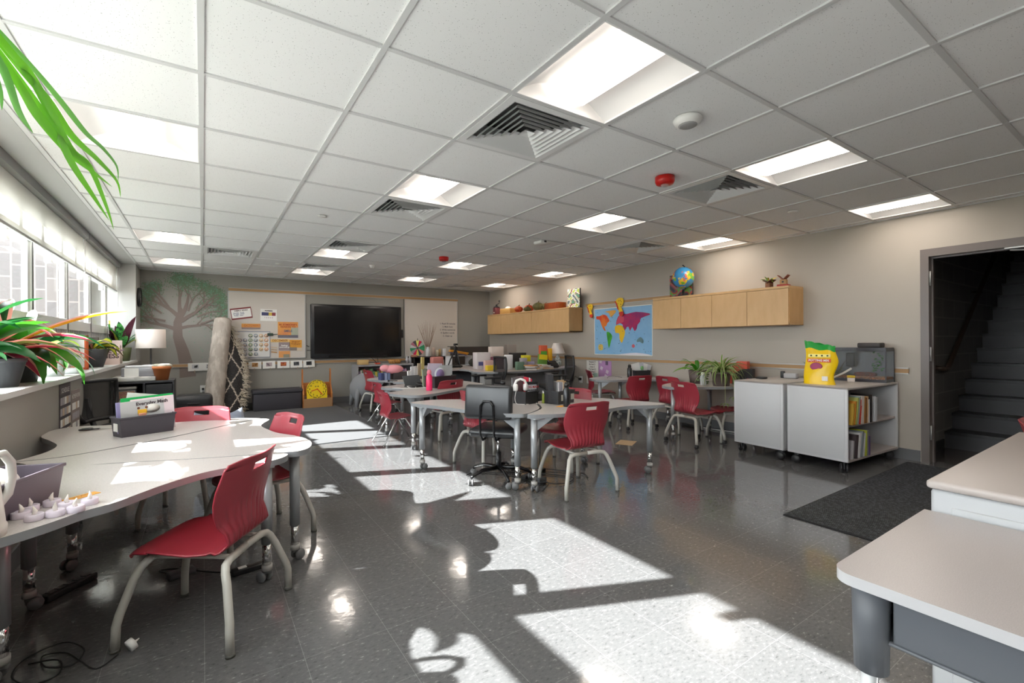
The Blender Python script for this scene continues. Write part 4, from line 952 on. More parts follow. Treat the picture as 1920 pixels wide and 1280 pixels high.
# wooden easel shelf with clock
t = thing('wooden_stand', 'orange-brown wooden book stand on the carpet behind the yellow clock', 'stand', (1.82, 9.5, .008), R(-2))
WD = mat('stand_wood', 'b97437', .45, noise=(6, 'a8642b', .4, .6, (1, 1, 5)))
for s in (-1, 1): MB().prism([(-.16, 0), (.16, 0), (.16, .25), (.06, .42), (.03, .72), (-.0, .72), (-.02, .42), (-.16, .25)], -.012, .012).build('side_panel', WD, t, loc=(s*.25, 0, 0), rot=(pi/2, 0, pi/2))
MB().bb(-.25, .25, -.17, -.15, .0, .17).build('front_panel', mat('stand_panel', 'a07a55', .5), t); MB().bb(-.25, .25, .0, .02, .20, .46).build('back_panel', WD, t); MB().bb(-.25, .25, -.16, .16, .15, .165).build('shelf', WD, t)
t = thing('teaching_clock', 'yellow teaching clock with red hands in the wooden stand', 'clock', (1.80, 9.36, .176)); t.rotation_euler = (R(-6), 0, R(-2))
YL = mat('clock_yellow', 'f0cf12', .4)
m = MB(); pts = [(-.18, 0), (.18, 0), (.18, .17)]+[(.18*cos(a*pi/16), .17+.18*sin(a*pi/16)) for a in range(1, 16)]+[(-.18, .17)]
m.T = Matrix.Rotation(pi/2, 4, 'X'); m.prism(pts, 0, .02); m.build('body', YL, t)
m = MB(); C0 = .175
for k in range(60):
    if k % 5 == 0: continue
    a = k*pi/30; m.box((.162*cos(a), -.022, C0+.162*sin(a)), (.012, .003, .014), ry=-a)
m.build('minute_ring', BLK, t)
for k in range(1, 13):
    a = pi/2-k*pi/6; lettering(str(k), .045, (.128*cos(a), -.023, C0+.128*sin(a)), BACKW, cm('4a4420'), t, .001, 'numeral')
MB().box((-.045, -.026, C0-.018), (.12, .004, .014), ry=-.3).box((.045, -.027, C0-.05), (.15, .004, .016), ry=.9).build('hands', cm('d23a1a'), t)
m = MB(); 
for s in (-1, 1): m.ball((s*.022, -.022, C0+.05), .013, 0, sy=.3); m.ball((s*.022, -.027, C0+.05), .005, 1, sy=.3)
m.build('painted_eyes', [cm('9a8a30'), BLK], t)
# ball chair
t = thing('ball_chair', 'grey fabric-covered ball chair beside the bookshelf', 'ball chair', (2.60, 8.93, 0), R(20))
m = MB(); m.lathe([(.30*sin(a*pi/14)*(1 if a < 14 else 0)+1e-4, .36-.29*cos(a*pi/14)) for a in range(15)], seg=28); m.build('ball', mat('ball_cover_grey', '85868a', .85, bump=(300, .3)), t)
for k in range(4):
    a = k*pi/2+.4; MB().tube([(cos(a)*.24, sin(a)*.24, .40), (cos(a)*.29, sin(a)*.29, .25), (cos(a)*.33, sin(a)*.33, .03)], [.05, .05, .035]).build('leg', mat('ball_cover_grey'), t)
# tall grey cabinet side by the display (left of the bookshelf)
# low bookshelf
t = thing('low_bookshelf', 'long low grey bookshelf under the display', 'bookshelf', (3.28, 9.68, 0))
m = MB(); m.bb(-.70, .50, -.2, .2, .74, .775); m.bb(-.70, .50, -.2, .2, .40, .42); m.bb(-.70, .50, -.2, .2, .03, .06)
for x in (-.70, -.04, .47): m.bb(x, x+.03, -.2, .2, 0, .74)
m.bb(-.7, .50, .19, .2, 0, .775); m.build('carcass', mat('shelf_grey', '9b9a9c', .5), t)
BC = ['b06a54', '5a7a58', '7c6f8e', 'c4b04a', '3f4f66', 'd0cac4', '94484a', '6a90a0', '8a7a66', 'b890a8', '4a4a4e']
CN = {'b06a54': 'brick red', '5a7a58': 'green', '7c6f8e': 'mauve', 'c4b04a': 'mustard', '3f4f66': 'navy', 'd0cac4': 'cream', '94484a': 'dark red', '6a90a0': 'blue-grey', '8a7a66': 'tan', 'b890a8': 'pink', '4a4a4e': 'charcoal'}
x = 2.63; k = 0; rnd = random.Random(9); nb = []
while x < 3.20 or (x := max(x, 3.28)) < 3.71:
    wd = rnd.uniform(.022, .045); hh = rnd.uniform(.18, .27); c_ = BC[rnd.randrange(len(BC))]
    if not (3.20 < x+wd < 3.28): nb.append((x, wd, hh, c_))
    x += wd+.002
    if 3.2 <= x < 3.28: x = 3.28
    if x > 3.70: break
names = {}
for (x, wd, hh, c_) in nb:
    side = 'left' if x < 3.24 else 'right'
    key = (side, c_); names[key] = names.get(key, 0)+1
for (x, wd, hh, c_) in nb:
    side = 'left' if x < 3.24 else 'right'
    lab = '%s book on the upper %s shelf of the low bookshelf' % (CN[c_], side)
    tag(MB().bb(x, x+wd, 9.52, 9.70, .4205, .4205+hh).build('book', cm(c_)), lab, 'book', 'books in the low bookshelf' if names[(side, c_)] < 2 else '%s books in the low bookshelf, %s' % (CN[c_], side))
tag(MB().rbox((2.72, 9.55, .825), (.20, .16, .10), .012).build('wooden_box', mat('pale_wood', 'c9a870', .5)), 'pale wooden box at the left end of the low bookshelf', 'box')
t = thing('paint_dish', 'red and yellow dish with two dark brushes on the low bookshelf', 'dish', (3.02, 9.56, .776))
MB().lathe([(.05, 0), (.07, .03), (.001, .02)], seg=16).build('dish', cm('d2492a'), t); MB().tube([(0, 0, .02), (-.12, 0, .14)], .006).tube([(.02, 0, .02), (.02, .03, .13)], .005).build('brush', BLK, t)
tag(MB().rbox((2.90, 9.60, .785), (.18, .14, .018), .004).build('notebook', cm('b9b4b0')), 'thin grey notebook on the low bookshelf beside the red dish', 'notebook')
t = thing('woven_basket', 'low tan woven basket on the bookshelf under the display', 'basket', (3.40, 9.58, .776))
MB().lathe([(.10, 0), (.135, .085), (.125, .085), (.095, .01), (.001, .01)], seg=20, sx=1.1).build('basket', mat('wicker', 'c48f4c', .7, noise=(40, '8a5a2a', .4, .6)), t)
for dx in (-.035, .035): tag(MB().lathe([(.032, 0), (.036, .1), (.018, .13), (.02, .16), (.001, .165)], (3.70+dx, 9.56, .776), 0, 14).build('clear_bottle', mat('frosted', 'b5b3b8', .25, alpha=.75)), 'frosted squeeze bottle on the low bookshelf, %s of the pair' % ('left' if dx < 0 else 'right'), 'bottle')

# ================================================================ RIGHT WALL
def maple_cabinet(y0, y1, nd, label, z0=1.405, z1=1.862, d=.35):
    t = thing('wall_cabinet', label, 'cabinet', (XR, (y0+y1)/2, z0)); hl = (y1-y0)/2; h_ = z1-z0
    m = MB(); m.bb(-d+.02, 0, -hl, hl, 0, .02, 0); m.bb(-d, 0, -hl, hl, h_-.028, h_, 0); m.bb(-d+.02, 0, -hl, -hl+.02, 0, h_-.02, 1); m.bb(-d+.02, 0, hl-.02, hl, 0, h_-.02, 1); m.bb(-.02, 0, -hl, hl, 0, h_-.02); m.build('body', [MAPLE, MAPLEX], t, bev=.0015)
    n = len(nd)-1
    for a, b_ in zip(nd[:-1], nd[1:]): MB().bb(-d, -d+.018, a-(y0+y1)/2+.002, b_-(y0+y1)/2-.002, .003, h_-.032).build('door', MAPLE, t, bev=.001)
    return t
maple_cabinet(2.655, 4.60, (2.66, 3.152, 3.631, 4.111, 4.60), 'four-door maple wall cabinet near the stair doorway, with the globe on top')
maple_cabinet(6.515, 9.45, (6.515, 7.1, 7.69, 8.27, 8.86, 9.45), 'long maple wall cabinet toward the back corner, with pumpkins on top')
ZC = 1.862
# world map
t = thing('world_map', 'large blue world map with coloured continents on the right wall', 'map', (XR, 5.545, 1.40))
WM, HM = 1.31, .82
MB().bb(-.006, 0, -WM/2, WM/2, -HM/2, HM/2).build('sheet', mat('map_ocean', '7fb2dc', .3, noise=(5, '8fbde0', .3, .7)), t)
f = MB()
for s in (-1, 1): f.bb(-.009, 0, s*WM/2-.006, s*WM/2+.006, -HM/2, HM/2+.0); f.bb(-.009, 0, -WM/2, WM/2, s*HM/2-.006, s*HM/2+.006)
f.build('border', PAPER, t)
def mp_(pts):
    out = []
    for (x, y) in pts:
        u = (x-270)/805; top = 170-75*u; bot = 780+8*u; v = (y-top)/(bot-top); out.append((.5*WM-u*WM, .5*HM-v*HM))
    return out
def cont(name, pts, m, lay=0):
    q = mp_(pts); mb = MB(); mb.T = Matrix(((0, 0, -1, 0), (1, 0, 0, 0), (0, 1, 0, 0), (0, 0, 0, 1))); mb.prism(smooth_poly(q, 2), .006+lay*.001, .0075+lay*.001); mb.build(name, m, t)
cont('north_america', [(300,265),(345,262),(400,240),(455,250),(500,320),(470,350),(445,400),(420,400),(445,458),(428,458),(400,425),(375,370),(350,310),(305,305)], mat('map_orange', 'e07a28', .4, noise=(6, 'd6421c', .45, .6)))
cont('greenland', [(430,200),(500,185),(570,175),(600,190),(560,240),(520,272),(490,215)], cm('e3a548'))
cont('south_america', [(460,475),(500,480),(540,530),(520,600),(490,697),(475,620),(460,520)], mat('map_green', '48b030', .4, noise=(7, '2e8a28', .45, .6)))
cont('africa', [(595,385),(680,385),(722,468),(700,560),(675,622),(645,560),(640,490),(590,485),(578,430)], cm('eebf1c'))
cont('eurasia', [(600,380),(605,310),(655,232),(750,225),(870,195),(1030,213),(1042,235),(935,280),(922,330),(890,370),(880,420),(850,457),(820,400),(790,455),(770,400),(740,410),(718,452),(690,400),(690,370),(640,350)], mat('map_magenta', 'b01c5c', .4, noise=(5, '8c1a66', .45, .6)))
cont('europe', [(600,372),(612,310),(655,240),(700,240),(705,330),(650,352)], cm('cf4a62'), 1)
cont('australia', [(880,580),(925,538),(965,580),(955,625),(915,600),(885,608)], cm('6a8a92'))
cont('antarctica', [(640,777),(720,765),(870,752),(1020,770),(1022,785),(640,785)], cm('e4dfe8'))
cont('legend_box', [(335,650),(395,650),(395,720),(335,720)], cm('e0c060')); cont('compass_mark', [(832,635),(855,660),(832,687),(810,660)], cm('cf5a66'))
rnd = random.Random(2); m = MB()
for k in range(60):
    x, y = rnd.uniform(290, 1060), rnd.uniform(200, 760); q = mp_([(x, y)])[0]; m.box((-.009, q[0], q[1]), (.002, rnd.uniform(.006, .016), rnd.uniform(.006, .014)), rx=rnd.uniform(0, 3))
m = m.build('map_animals', cm('4a5f7c'), t); m['kind'] = 'stuff'
for k, (y, z, s) in enumerate(((6.29, 1.80, 1), (5.56, 1.83, 1.25))):
    t = thing('paper_cutout', ('yellow and red spotted paper cut-out hanging between cabinet and map', 'larger yellow and red spotted paper cut-out over the top edge of the map')[k], 'paper cut-out', (XR-.03, y, z), 0, 'spotted paper cut-outs')
    a = MB(); a.T = Matrix(((0, 0, -1, 0), (-1, 0, 0, 0), (0, 1, 0, 0), (0, 0, 0, 1))) @ Matrix.Scale(s, 4)
    a.prism(smooth_poly([(-.07, .07), (-.02, .11), (.06, .10), (.07, .04), (.03, -.02), (.06, -.08), (.0, -.09), (-.03, -.03), (-.04, .02)], 3), 0, .004); a.build('body', cm('f0c51c'), t)
    a.v = []; a.f = []; a.m = []; a.s = []
    a.prism(smooth_poly([(.06, -.08), (.07, -.12), (.03, -.145), (-.01, -.11), (.0, -.085)], 3), -.001, .006)
    a.prism([(-.09, .075), (-.06, .06), (-.03, .0), (-.01, -.06), (-.04, -.04), (-.06, .02)], -.001, .006); a.build('red_edge', cm('d0341c'), t)
    a.v = []; a.f = []; a.m = []; a.s = []
    for q in range(9): a.cyl(((.045-.09*random.Random(q).random()), (.08-.1*random.Random(q+50).random()), .004), .006, .003, 0, 8)
    a.build('spots', cm('7a3a1c'), t)
# notices under the rail
t = thing('notice_sheet', 'white handwritten chart paper hanging below the right wall rail', 'poster', (XR, 6.26, .665))
MB().bb(-.004, 0, -.16, .16, -.225, .225).build('sheet', PAPER, t)
for k in range(6): lettering(('Respect 4', 'Be kind 3', 'Listen 5', 'Try hard 2', 'Helping 6', 'Sharing 1')[k], .042, (-.006, .01, .18-.045*k), RIGHTW, INK, t, .001, 'handwriting')
MB().bb(-.006, -.004, -.13, -.02, -.14, -.02).build('teal_note', cm('a8c8bc'), t); MB().bb(-.0075, -.0055, -.02, .08, -.13, -.08).build('yellow_note', cm('d8e03a'), t)
t = thing('notice_sheet', 'lilac poster with white flowers hanging right of the handwritten chart', 'poster', (XR, 5.95, .74))
MB().bb(-.004, 0, -.16, .16, -.19, .19).build('sheet', cm('c79ad0'), t)
m = MB()
for y, z in ((.08, .0), (-.06, -.06), (.1, .12), (-.02, -.14)): m.box((-.005, y, z), (.003, .06, .06), rx=.4)
m = m.build('white_flowers', cm('e8dcec'), t); m['kind'] = 'stuff'; MB().bb(-.006, -.004, -.08, -.02, .06, .13).build('grey_print', cm('6a5a78'), t)
t = thing('wall_outlet', 'white outlet with black charger on the right wall below the rail', 'outlet', (XR, 6.58, .50)); MB().rbox((-.004, 0, 0), (.008, .085, .125), .003).build('plate', WHITE, t); MB().rbox((-.03, .0, .01), (.05, .05, .05), .01).tube([(-.04, .02, .02), (-.06, .1, .06), (-.05, .16, -.02), (-.1, .2, -.2)], .005).build('charger', BLK, t)
# things on the far maple cabinet
t = thing('coffee_grinder', 'dark red coffee grinder with crank at the far end of the cabinet top', 'coffee grinder', (5.78, 9.28, ZC))
MB().rbox((0, 0, .085), (.13, .13, .17), .01).build('box', cm('6e3438'), t); MB().lathe([(.07, .17), (.075, .19), (.03, .2), (.02, .24), (.001, .245)], seg=16).build('hopper', BLK, t); MB().tube([(0, 0, .24), (.02, -.09, .27), (.02, -.09, .31)], .008).ball((.02, -.09, .32), .02).build('crank', BLK, t); MB().ball((-.07, 0, .05), .012).build('knob', PAPER, t)
tag(MB().rbox((5.76, 8.72, ZC+.055), (.22, .42, .11), .008).build('wooden_crate', mat('crate_wood', 'd8a860', .5)), 'pale yellow wooden crate on the far cabinet beside the grinder', 'box')
tag(MB().ball((5.78, 8.78, ZC+.125), .07, 0, sz=.6).build('white_dome', WHITE), 'small white dome lying on the wooden crate', 'dish')
def pumpkin(loc, r, m, label, sz=.72):
    t = thing('pumpkin', label, 'pumpkin', loc); P = []
    for i in range(11):
        a = pi*i/10; row = []
        for j in range(41):
            b_ = 2*pi*j/40; rr = r*(1-.13*abs(cos(b_*5))**3*sin(a)); row.append((rr*sin(a)*cos(b_), rr*sin(a)*sin(b_), r*sz*(1-cos(a)*(1-.15*sin(a)))))
        P.append(row)
    MB().grid(P).build('body', m, t); MB().tube([(0, 0, r*sz*1.85), (.01, 0, r*sz*2.15), (.03, .01, r*sz*2.3)], [.014, .01, .008]).build('stem', cm('5a4a30'), t)
PO = mat('pumpkin_orange', 'd9622a', .6, noise=(30, 'b8452a', .4, .6)); PG = mat('pumpkin_green', '74683a', .7, noise=(20, '5a5a34', .4, .6))
pumpkin((5.74, 8.30, ZC), .10, PO, 'knobbly orange pumpkin nearest the wooden crate'); pumpkin((5.84, 8.06, ZC), .11, PO, 'orange pumpkin behind the brown-green one on the far cabinet')
pumpkin((5.74, 7.98, ZC), .09, PG, 'brown-green pumpkin at the front of the far cabinet pile', .6); pumpkin((5.79, 7.66, ZC), .125, PG, 'largest dark green pumpkin on the far cabinet top')
pumpkin((5.80, 7.42, ZC), .10, PG, 'green pumpkin at the right end of the pumpkin row')
tag(MB().rbox((5.80, 7.12, ZC+.065), (.2, .44, .13), .006).build('recipe_box', mat('reddish_wood', '9c4a1c', .35, noise=(6, '84380f', .4, .6, (1, 6, 1)))), 'reddish-brown wooden box on the far maple cabinet', 'box')
def canvas_art(loc, w_, h_, label, cs, rz=0, seed=1):
    t = thing('canvas_painting', label, 'painting', loc, R(rz)); MB().box((0, 0, h_/2), (.03, w_, h_)).build('canvas', cm('3c3c40'), t)
    m = MB(); rnd = random.Random(seed); N = 22
    P = [[(-.017, -w_/2+w_*j/N, h_*i/N) for j in range(N+1)] for i in range(N+1)]
    def f(i, j): v = sin(i*.5+1.8*sin(j*.33+seed))+cos(j*.42+1.5*sin(i*.3)); return int((v+2)/4*len(cs)*.999) % len(cs)
    m.grid(P, 0, False, mf=f); m.build('painted_face', [cm(c) for c in cs], t)
canvas_art((5.86, 6.62, ZC+.002), .34, .36, 'marbled green, white and grey canvas at the near end of the far cabinet', ['5c6c70', 'e6e6ea', 'a8b8b8', 'b4c43a', 'e8e8ee', '8a5a50', '5c9a82'], 0, 1)
canvas_art((5.86, 4.26, ZC+.002), .38, .34, 'dark red, green and grey canvas leaning behind the globe', ['3c3a44', '55525c', 'b02c34', '6a9a40', '77747c', 'c04a40', '3c3a44'], 0, 3)
# globe
t = thing('globe', 'blue desk globe on a black stand on top of the near maple cabinet', 'globe', (5.74, 4.14, ZC), R(20))
GM = bpy.data.materials.new('globe_surface'); GM.use_nodes = True; nt = GM.node_tree; b = nt.nodes['Principled BSDF']; b.inputs['Roughness'].default_value = .25
tc = nt.nodes.new('ShaderNodeTexCoord'); ns = nt.nodes.new('ShaderNodeTexNoise'); ns.inputs['Scale'].default_value = 7; ns.inputs['Detail'].default_value = 4
n2 = nt.nodes.new('ShaderNodeTexNoise'); n2.inputs['Scale'].default_value = 11
cr = nt.nodes.new('ShaderNodeValToRGB'); cr.color_ramp.interpolation = 'CONSTANT'; cr.color_ramp.elements[0].color = lin('3f93cc'); cr.color_ramp.elements[1].position = .56; cr.color_ramp.elements[1].color = (1, 1, 1, 1)
c2 = nt.nodes.new('ShaderNodeValToRGB'); c2.color_ramp.interpolation = 'CONSTANT'; e = c2.color_ramp.elements; e[0].color = lin('7cc04a'); e[1].position = .45; e[1].color = lin('ecc83a'); e.new(.56).color = lin('e07a6a')
gt = nt.nodes.new('ShaderNodeMath'); gt.operation = 'GREATER_THAN'; gt.inputs[1].default_value = .515
mx = nt.nodes.new('ShaderNodeMix'); mx.data_type = 'RGBA'; mx.inputs[6].default_value = lin('3f93cc')
for nn in (ns, n2): nt.links.new(tc.outputs['Object'], nn.inputs['Vector'])
nt.links.new(ns.outputs['Fac'], gt.inputs[0]); nt.links.new(gt.outputs[0], mx.inputs[0]); nt.links.new(n2.outputs['Fac'], c2.inputs[0]); nt.links.new(c2.outputs[0], mx.inputs[7]); nt.links.new(mx.outputs[2], b.inputs['Base Color'])
MB().ball((0, 0, .27), .152, 0, 32).build('sphere', GM, t)
MB().tube([(-.0+.175*sin(a), 0, .27-.175*cos(a)) for a in [(-.1+k*.26) for k in range(14)]], .009).build('meridian_arm', BLK, t); MB().lathe([(.09, 0), (.085, .012), (.02, .03), (.014, .1), (.001, .1)], seg=20).build('base', BLK, t)
# birdhouse ornaments
t = thing('birdhouse', 'tiny red and brown birdhouse ornament on the near maple cabinet', 'ornament', (5.78, 2.78, ZC), R(10))
MB().rbox((0, 0, .045), (.07, .07, .09), .004).build('house', cm('b08a5c'), t); MB().box((-.0, -.03, .115), (.09, .075, .008), rx=-.8).box((0, .03, .115), (.09, .075, .008), rx=.8).build('roof', cm('8c4a34'), t); MB().rbox((0, 0, .015), (.12, .12, .03), .006).build('base', cm('a83a34'), t); MB().box((-.036, 0, .06), (.004, .02, .02)).build('doorway', BLK, t)
t = thing('birdhouse', 'tiny brown birdhouse with green leaves, left of the red one', 'ornament', (5.78, 2.95, ZC), R(-10))
MB().rbox((0, 0, .035), (.07, .06, .07), .004).build('house', cm('7a5238'), t); MB().box((0, -.025, .085), (.1, .07, .008), rx=-.5).box((0, .025, .085), (.1, .07, .008), rx=.5).build('roof', cm('5f4030'), t)
foliage(t, 10, .09, .08, .012, [cm('7aa838'), cm('d8b84a')], (.2, 1.3), (.5, 2), .04, 2, mis=(0, 1))
# ================================================================ helpers for tabletop goods
def bin_box(name, label, cat, loc, rz, w_, d, h_, m, taper=.92, group=None):
    t = thing(name, label, cat, loc, R(rz), group); b = MB()
    def ringp(s, z, o=0): return [(-w_/2*s+o, -d/2*s+o, z), (w_/2*s-o, -d/2*s+o, z), (w_/2*s-o, d/2*s-o, z), (-w_/2*s+o, d/2*s-o, z)]
    vs = ringp(taper, 0)+ringp(1, h_)+ringp(1, h_, .006)+ringp(taper, .006, .006)
    fs = [(0, 1, 2, 3), (12, 13, 14, 15)]
    for a in (0, 4, 8):
        for k in range(4): fs.append((a+k, a+(k+1) % 4, a+4+(k+1) % 4, a+4+k))
    b.add(vs, fs)
    for s in (-1, 1): b.bb(-w_/2-.004, w_/2+.004, s*d/2-.004, s*d/2+.004, h_-.012, h_); b.bb(s*w_/2-.004, s*w_/2+.004, -d/2, d/2, h_-.012, h_)
    b.build('bin', m, t, fix=False, bev=.002); return t
def sheet(name, label, cat, loc, rz, w_, h_, th_, m, tilt=0, group=None, rx=0):
    """upright thin item standing on its lower edge, facing local -Y"""
    o = MB().box((0, 0, h_/2), (w_, th_, h_)).build(name, m, None, loc, (R(rx), R(tilt), R(rz))); return tag(o, label, cat, group)
def bottle(label, loc, r, h_, m, mc, name='water_bottle'):
    t = thing(name, label, 'bottle', loc)
    MB().lathe([(r*.95, 0), (r, .01), (r, h_*.68), (r*.62, h_*.78), (r*.6, h_*.82)], seg=20).build('body', m, t)
    MB().lathe([(r*.72, h_*.8), (r*.72, h_*.92), (r*.6, h_*.94), (r*.55, h_), (.001, h_)], seg=16).build('cap', mc, t)
    return t
def cable(name, label, pts, r=.0035, m=BLK, cat='cable'):
    pts = [Vector(p) for p in pts]; C = []
    for i in range(len(pts)-1):
        p0, p1, p2, p3 = pts[max(i-1, 0)], pts[i], pts[i+1], pts[min(i+2, len(pts)-1)]
        for k in range(5):
            q = k/5; C.append(.5*((2*p1)+(-p0+p2)*q+(2*p0-5*p1+4*p2-p3)*q*q+(-p0+3*p1-3*p2+p3)*q**3))
    C.append(pts[-1]); return tag(MB().tube(C, r, seg=6).build(name, m), label, cat)
def power_strip(label, loc, rz, L=.3):
    t = thing('power_strip', label, 'power strip', loc, R(rz)); MB().rbox((0, 0, .018), (L, .055, .036), .008).build('body', BLK, t)
    m = MB()
    for k in range(5): m.box((-L*.35+k*L*.17, 0, .037), (.03, .03, .003))
    m.build('sockets', DGREY, t); return t
# ---------------------------------------------------------------- window tables
t = bin_box('table_bin', 'black plastic bin of books and green folders on the window table', 'bin', (-.325, 3.90, ZT), 26, .31, .14, .125, mat('bin_dark', '45424a', .5))
MB().box((-.135, -.0, .06), (.003, .06, .06)).box((-.152, 0, .06), (.004, .055, .05)).build('label_tag', PAPER, t)
t = thing('workbook', 'grey landscape workbook with a cartoon cow on the cover in the bin', 'book', (-.335, 3.875, ZT+.012), R(24)); 
MB().box((0, 0, .11), (.25, .014, .20), ry=R(-3)).build('pages', cm('c2c3c4'), t); MB().box((-.122, -.001, .108), (.018, .016, .196), ry=R(-3)).build('spine', cm('8f8bb8'), t)
lettering('Everyday Math', .03, (.055, -.009, .19), (pi/2, R(-3), 0), cm('4a4248'), t, .001); MB().lathe([(.03, 0), (.001, .001)], seg=14, sx=1.5).build('tmp', PAPER, t).name = 'cloud'
cl_ = [c for c in t.children if c.name.startswith('cloud')][0]; cl_.location = (.055, -.009, .152); cl_.rotation_euler = (pi/2, 0, 0)
m = MB(); m.rbox((.0, -.01, .135), (.05, .004, .03), .01); m.rbox((.0, -.011, .118), (.042, .004, .018), .008, 1); m.ball((-.02, -.011, .16), .008, 2, 8, sy=.3); m.ball((.022, -.011, .162), .008, 2, 8, sy=.3); m.build('cover_animal', [cm('eab52c'), cm('e8a58a'), cm('7a4a30')], t)
sheet('folder', 'bright green folder standing in the bin behind the workbook', 'folder', (-.30, 3.915, ZT+.01), 22, .285, .235, .006, cm('19b25a'), -2)
sheet('folder', 'pale pink and white sheet packet just in front of the green folder', 'paper', (-.27, 3.90, ZT+.01), 23, .24, .225, .004, cm('e6d6dc'), -3)
sheet('paper_sheet', 'loose white sheet sticking up behind the green folder', 'paper', (-.36, 3.935, ZT+.01), 24, .2, .25, .003, PAPER, 10)
tag(MB().rbox((-.43, 3.855, ZT+.10), (.05, .05, .14), .02, seg=3, rz=.4).build('white_gadget', WHITE), 'white rounded gadget at the left end of the green folder bin', 'gadget')
t = thing('scissors', 'black-handled scissors lying on the far window table', 'scissors', (-.60, 4.24, ZT+.004), R(-15)); MB().box((.04, 0, .003), (.1, .012, .003)).build('blade', ALU, t)
m = MB(); m.tube([(-.07+.03*cos(a*pi/6), .018+.014*sin(a*pi/6), .004) for a in range(12)], .005, close=True); m.tube([(-.07+.03*cos(a*pi/6), -.018+.014*sin(a*pi/6), .004) for a in range(12)], .005, close=True); m.box((-.02, 0, .004), (.05, .02, .006)); m.build('handles', BLK, t)
t = bin_box('table_bin', 'purple-grey plastic bin on the nearest window table behind the tealights', 'bin', (-.607, 2.33, ZT), 70, .37, .20, .13, mat('bin_purple', '5f5560', .5), .9)
tag(MB().rbox((-.64, 2.27, ZT+.12), (.20, .17, .10), .045, rz=.9, rx=.25, seg=4).build('white_pouch', mat('white_fabric', 'e8e6e2', .8)), 'white padded pouch sticking up out of the purple-grey bin', 'pouch')
sheet('cover_book', 'brown book standing in the bin behind the kettle handle', 'book', (-.66, 2.22, ZT+.02), 40, .10, .16, .02, cm('8a4a38'), 12)
t = thing('kettle', 'cream electric kettle with big curved handle at the left edge', 'kettle', (-.60, 2.075, ZT), R(62))
MB().lathe([(.088, 0), (.09, .03), (.086, .035), (.085, .05), (.075, .16), (.068, .19), (.05, .205), (.02, .21), (.001, .212)], seg=28).build('body', mat('kettle_cream', 'dedad2', .3), t)
MB().tube([(.05, 0, .205), (.08, 0, .235), (.12, 0, .235), (.145, 0, .20), (.148, 0, .15), (.135, 0, .10), (.10, 0, .07), (.078, 0, .07)], .013, seg=10).build('handle', mat('kettle_handle', 'c9c8c4', .35), t)
TEA = [(-.52, 2.245), (-.475, 2.19), (-.512, 2.315), (-.425, 2.20), (-.462, 2.35), (-.375, 2.215), (-.410, 2.285), (-.35, 2.29)]
tl0 = None; TW = mat('tealight_plastic', 'dcd3e0', .4)
pos = ['far left', 'front left', 'back left', 'second front', 'back middle', 'third front', 'middle', 'rightmost']
for k, (x, y) in enumerate(TEA):
    lab = 'lavender battery tealight on the nearest window table, %s of the cluster' % pos[k]
    if tl0 is None:
        t = thing('tealight', lab, 'tealight', (x, y, ZT), 0, 'battery tealights'); MB().lathe([(.024, 0), (.025, .003), (.025, .020), (.022, .022), (.015, .019), (.001, .019)], seg=20).build('base', TW, t)
        MB().tube([(0, 0, .018), (.004, 0, .03), (0, .001, .04), (-.003, 0, .048)], [.006, .007, .004, .001], seg=7).build('flame_tip', mat('flame_tip', 'efeae2', .2), t); tl0 = t
    else: dup(tl0, (x, y, ZT), k*.7, lab)
t = thing('name_card', 'orange card lying on the table behind the tealights', 'card', (-.395, 2.42, ZT), R(38)); MB().box((0, 0, .001), (.11, .04, .002)).build('card', cm('e8a53c'), t); lettering('READ', .022, (0, 0, .0025), (0, 0, 0), cm('8a5a2c'), t)
# floor clutter left
power_strip('black power strip on the floor below the nearest window table', (-.56, 3.16, 0), 50, .24)
t = thing('power_adapter', 'black power adapter brick with white label on the floor by the table casters', 'power adapter', (.20, 2.87, 0), R(8)); MB().rbox((0, 0, .015), (.16, .05, .03), .006).build('brick', BLK, t); MB().box((-.03, 0, .031), (.04, .03, .001)).build('rating_label', PAPER, t)
tag(MB().rbox((-.1, 3.02, .015), (.12, .07, .03), .008, rz=.3).build('charger_block', DGREY), 'dark charger block on the floor under the foreground chair', 'charger')
cable('power_cable', 'black cable between the charger blocks under the foreground chair', [(-.16, 3.06, .01), (-.2, 3.12, .012), (-.12, 3.1, .01), (-.02, 3.0, .01), (.05, 2.93, .012), (.12, 2.88, .012)], .005)
pts = [(-.285, 2.385, .006), (-.34, 2.33, .005), (-.40, 2.42, .006), (-.46, 2.52, .006), (-.53, 2.54, .006), (-.50, 2.44, .01), (-.42, 2.41, .006), (-.40, 2.49, .012), (-.48, 2.60, .01), (-.58, 2.56, .006), (-.59, 2.44, .01), (-.52, 2.35, .006), (-.45, 2.36, .012), (-.47, 2.46, .014), (-.56, 2.50, .01)]
cable('coiled_cable', 'thin black cord coiled on the floor in the lower left corner', pts, .003)
t = thing('cord_switch', 'white round plug-like tealight lying on the floor at the end of the black cord', 'tealight', (-.245, 2.395, .024)); t.rotation_euler = (0, R(70), R(30))
MB().lathe([(.024, -.01), (.025, .0), (.024, .012), (.001, .012)], seg=18).tube([(0, 0, .01), (0, 0, .03)], [.006, .002]).build('base', WHITE, t)
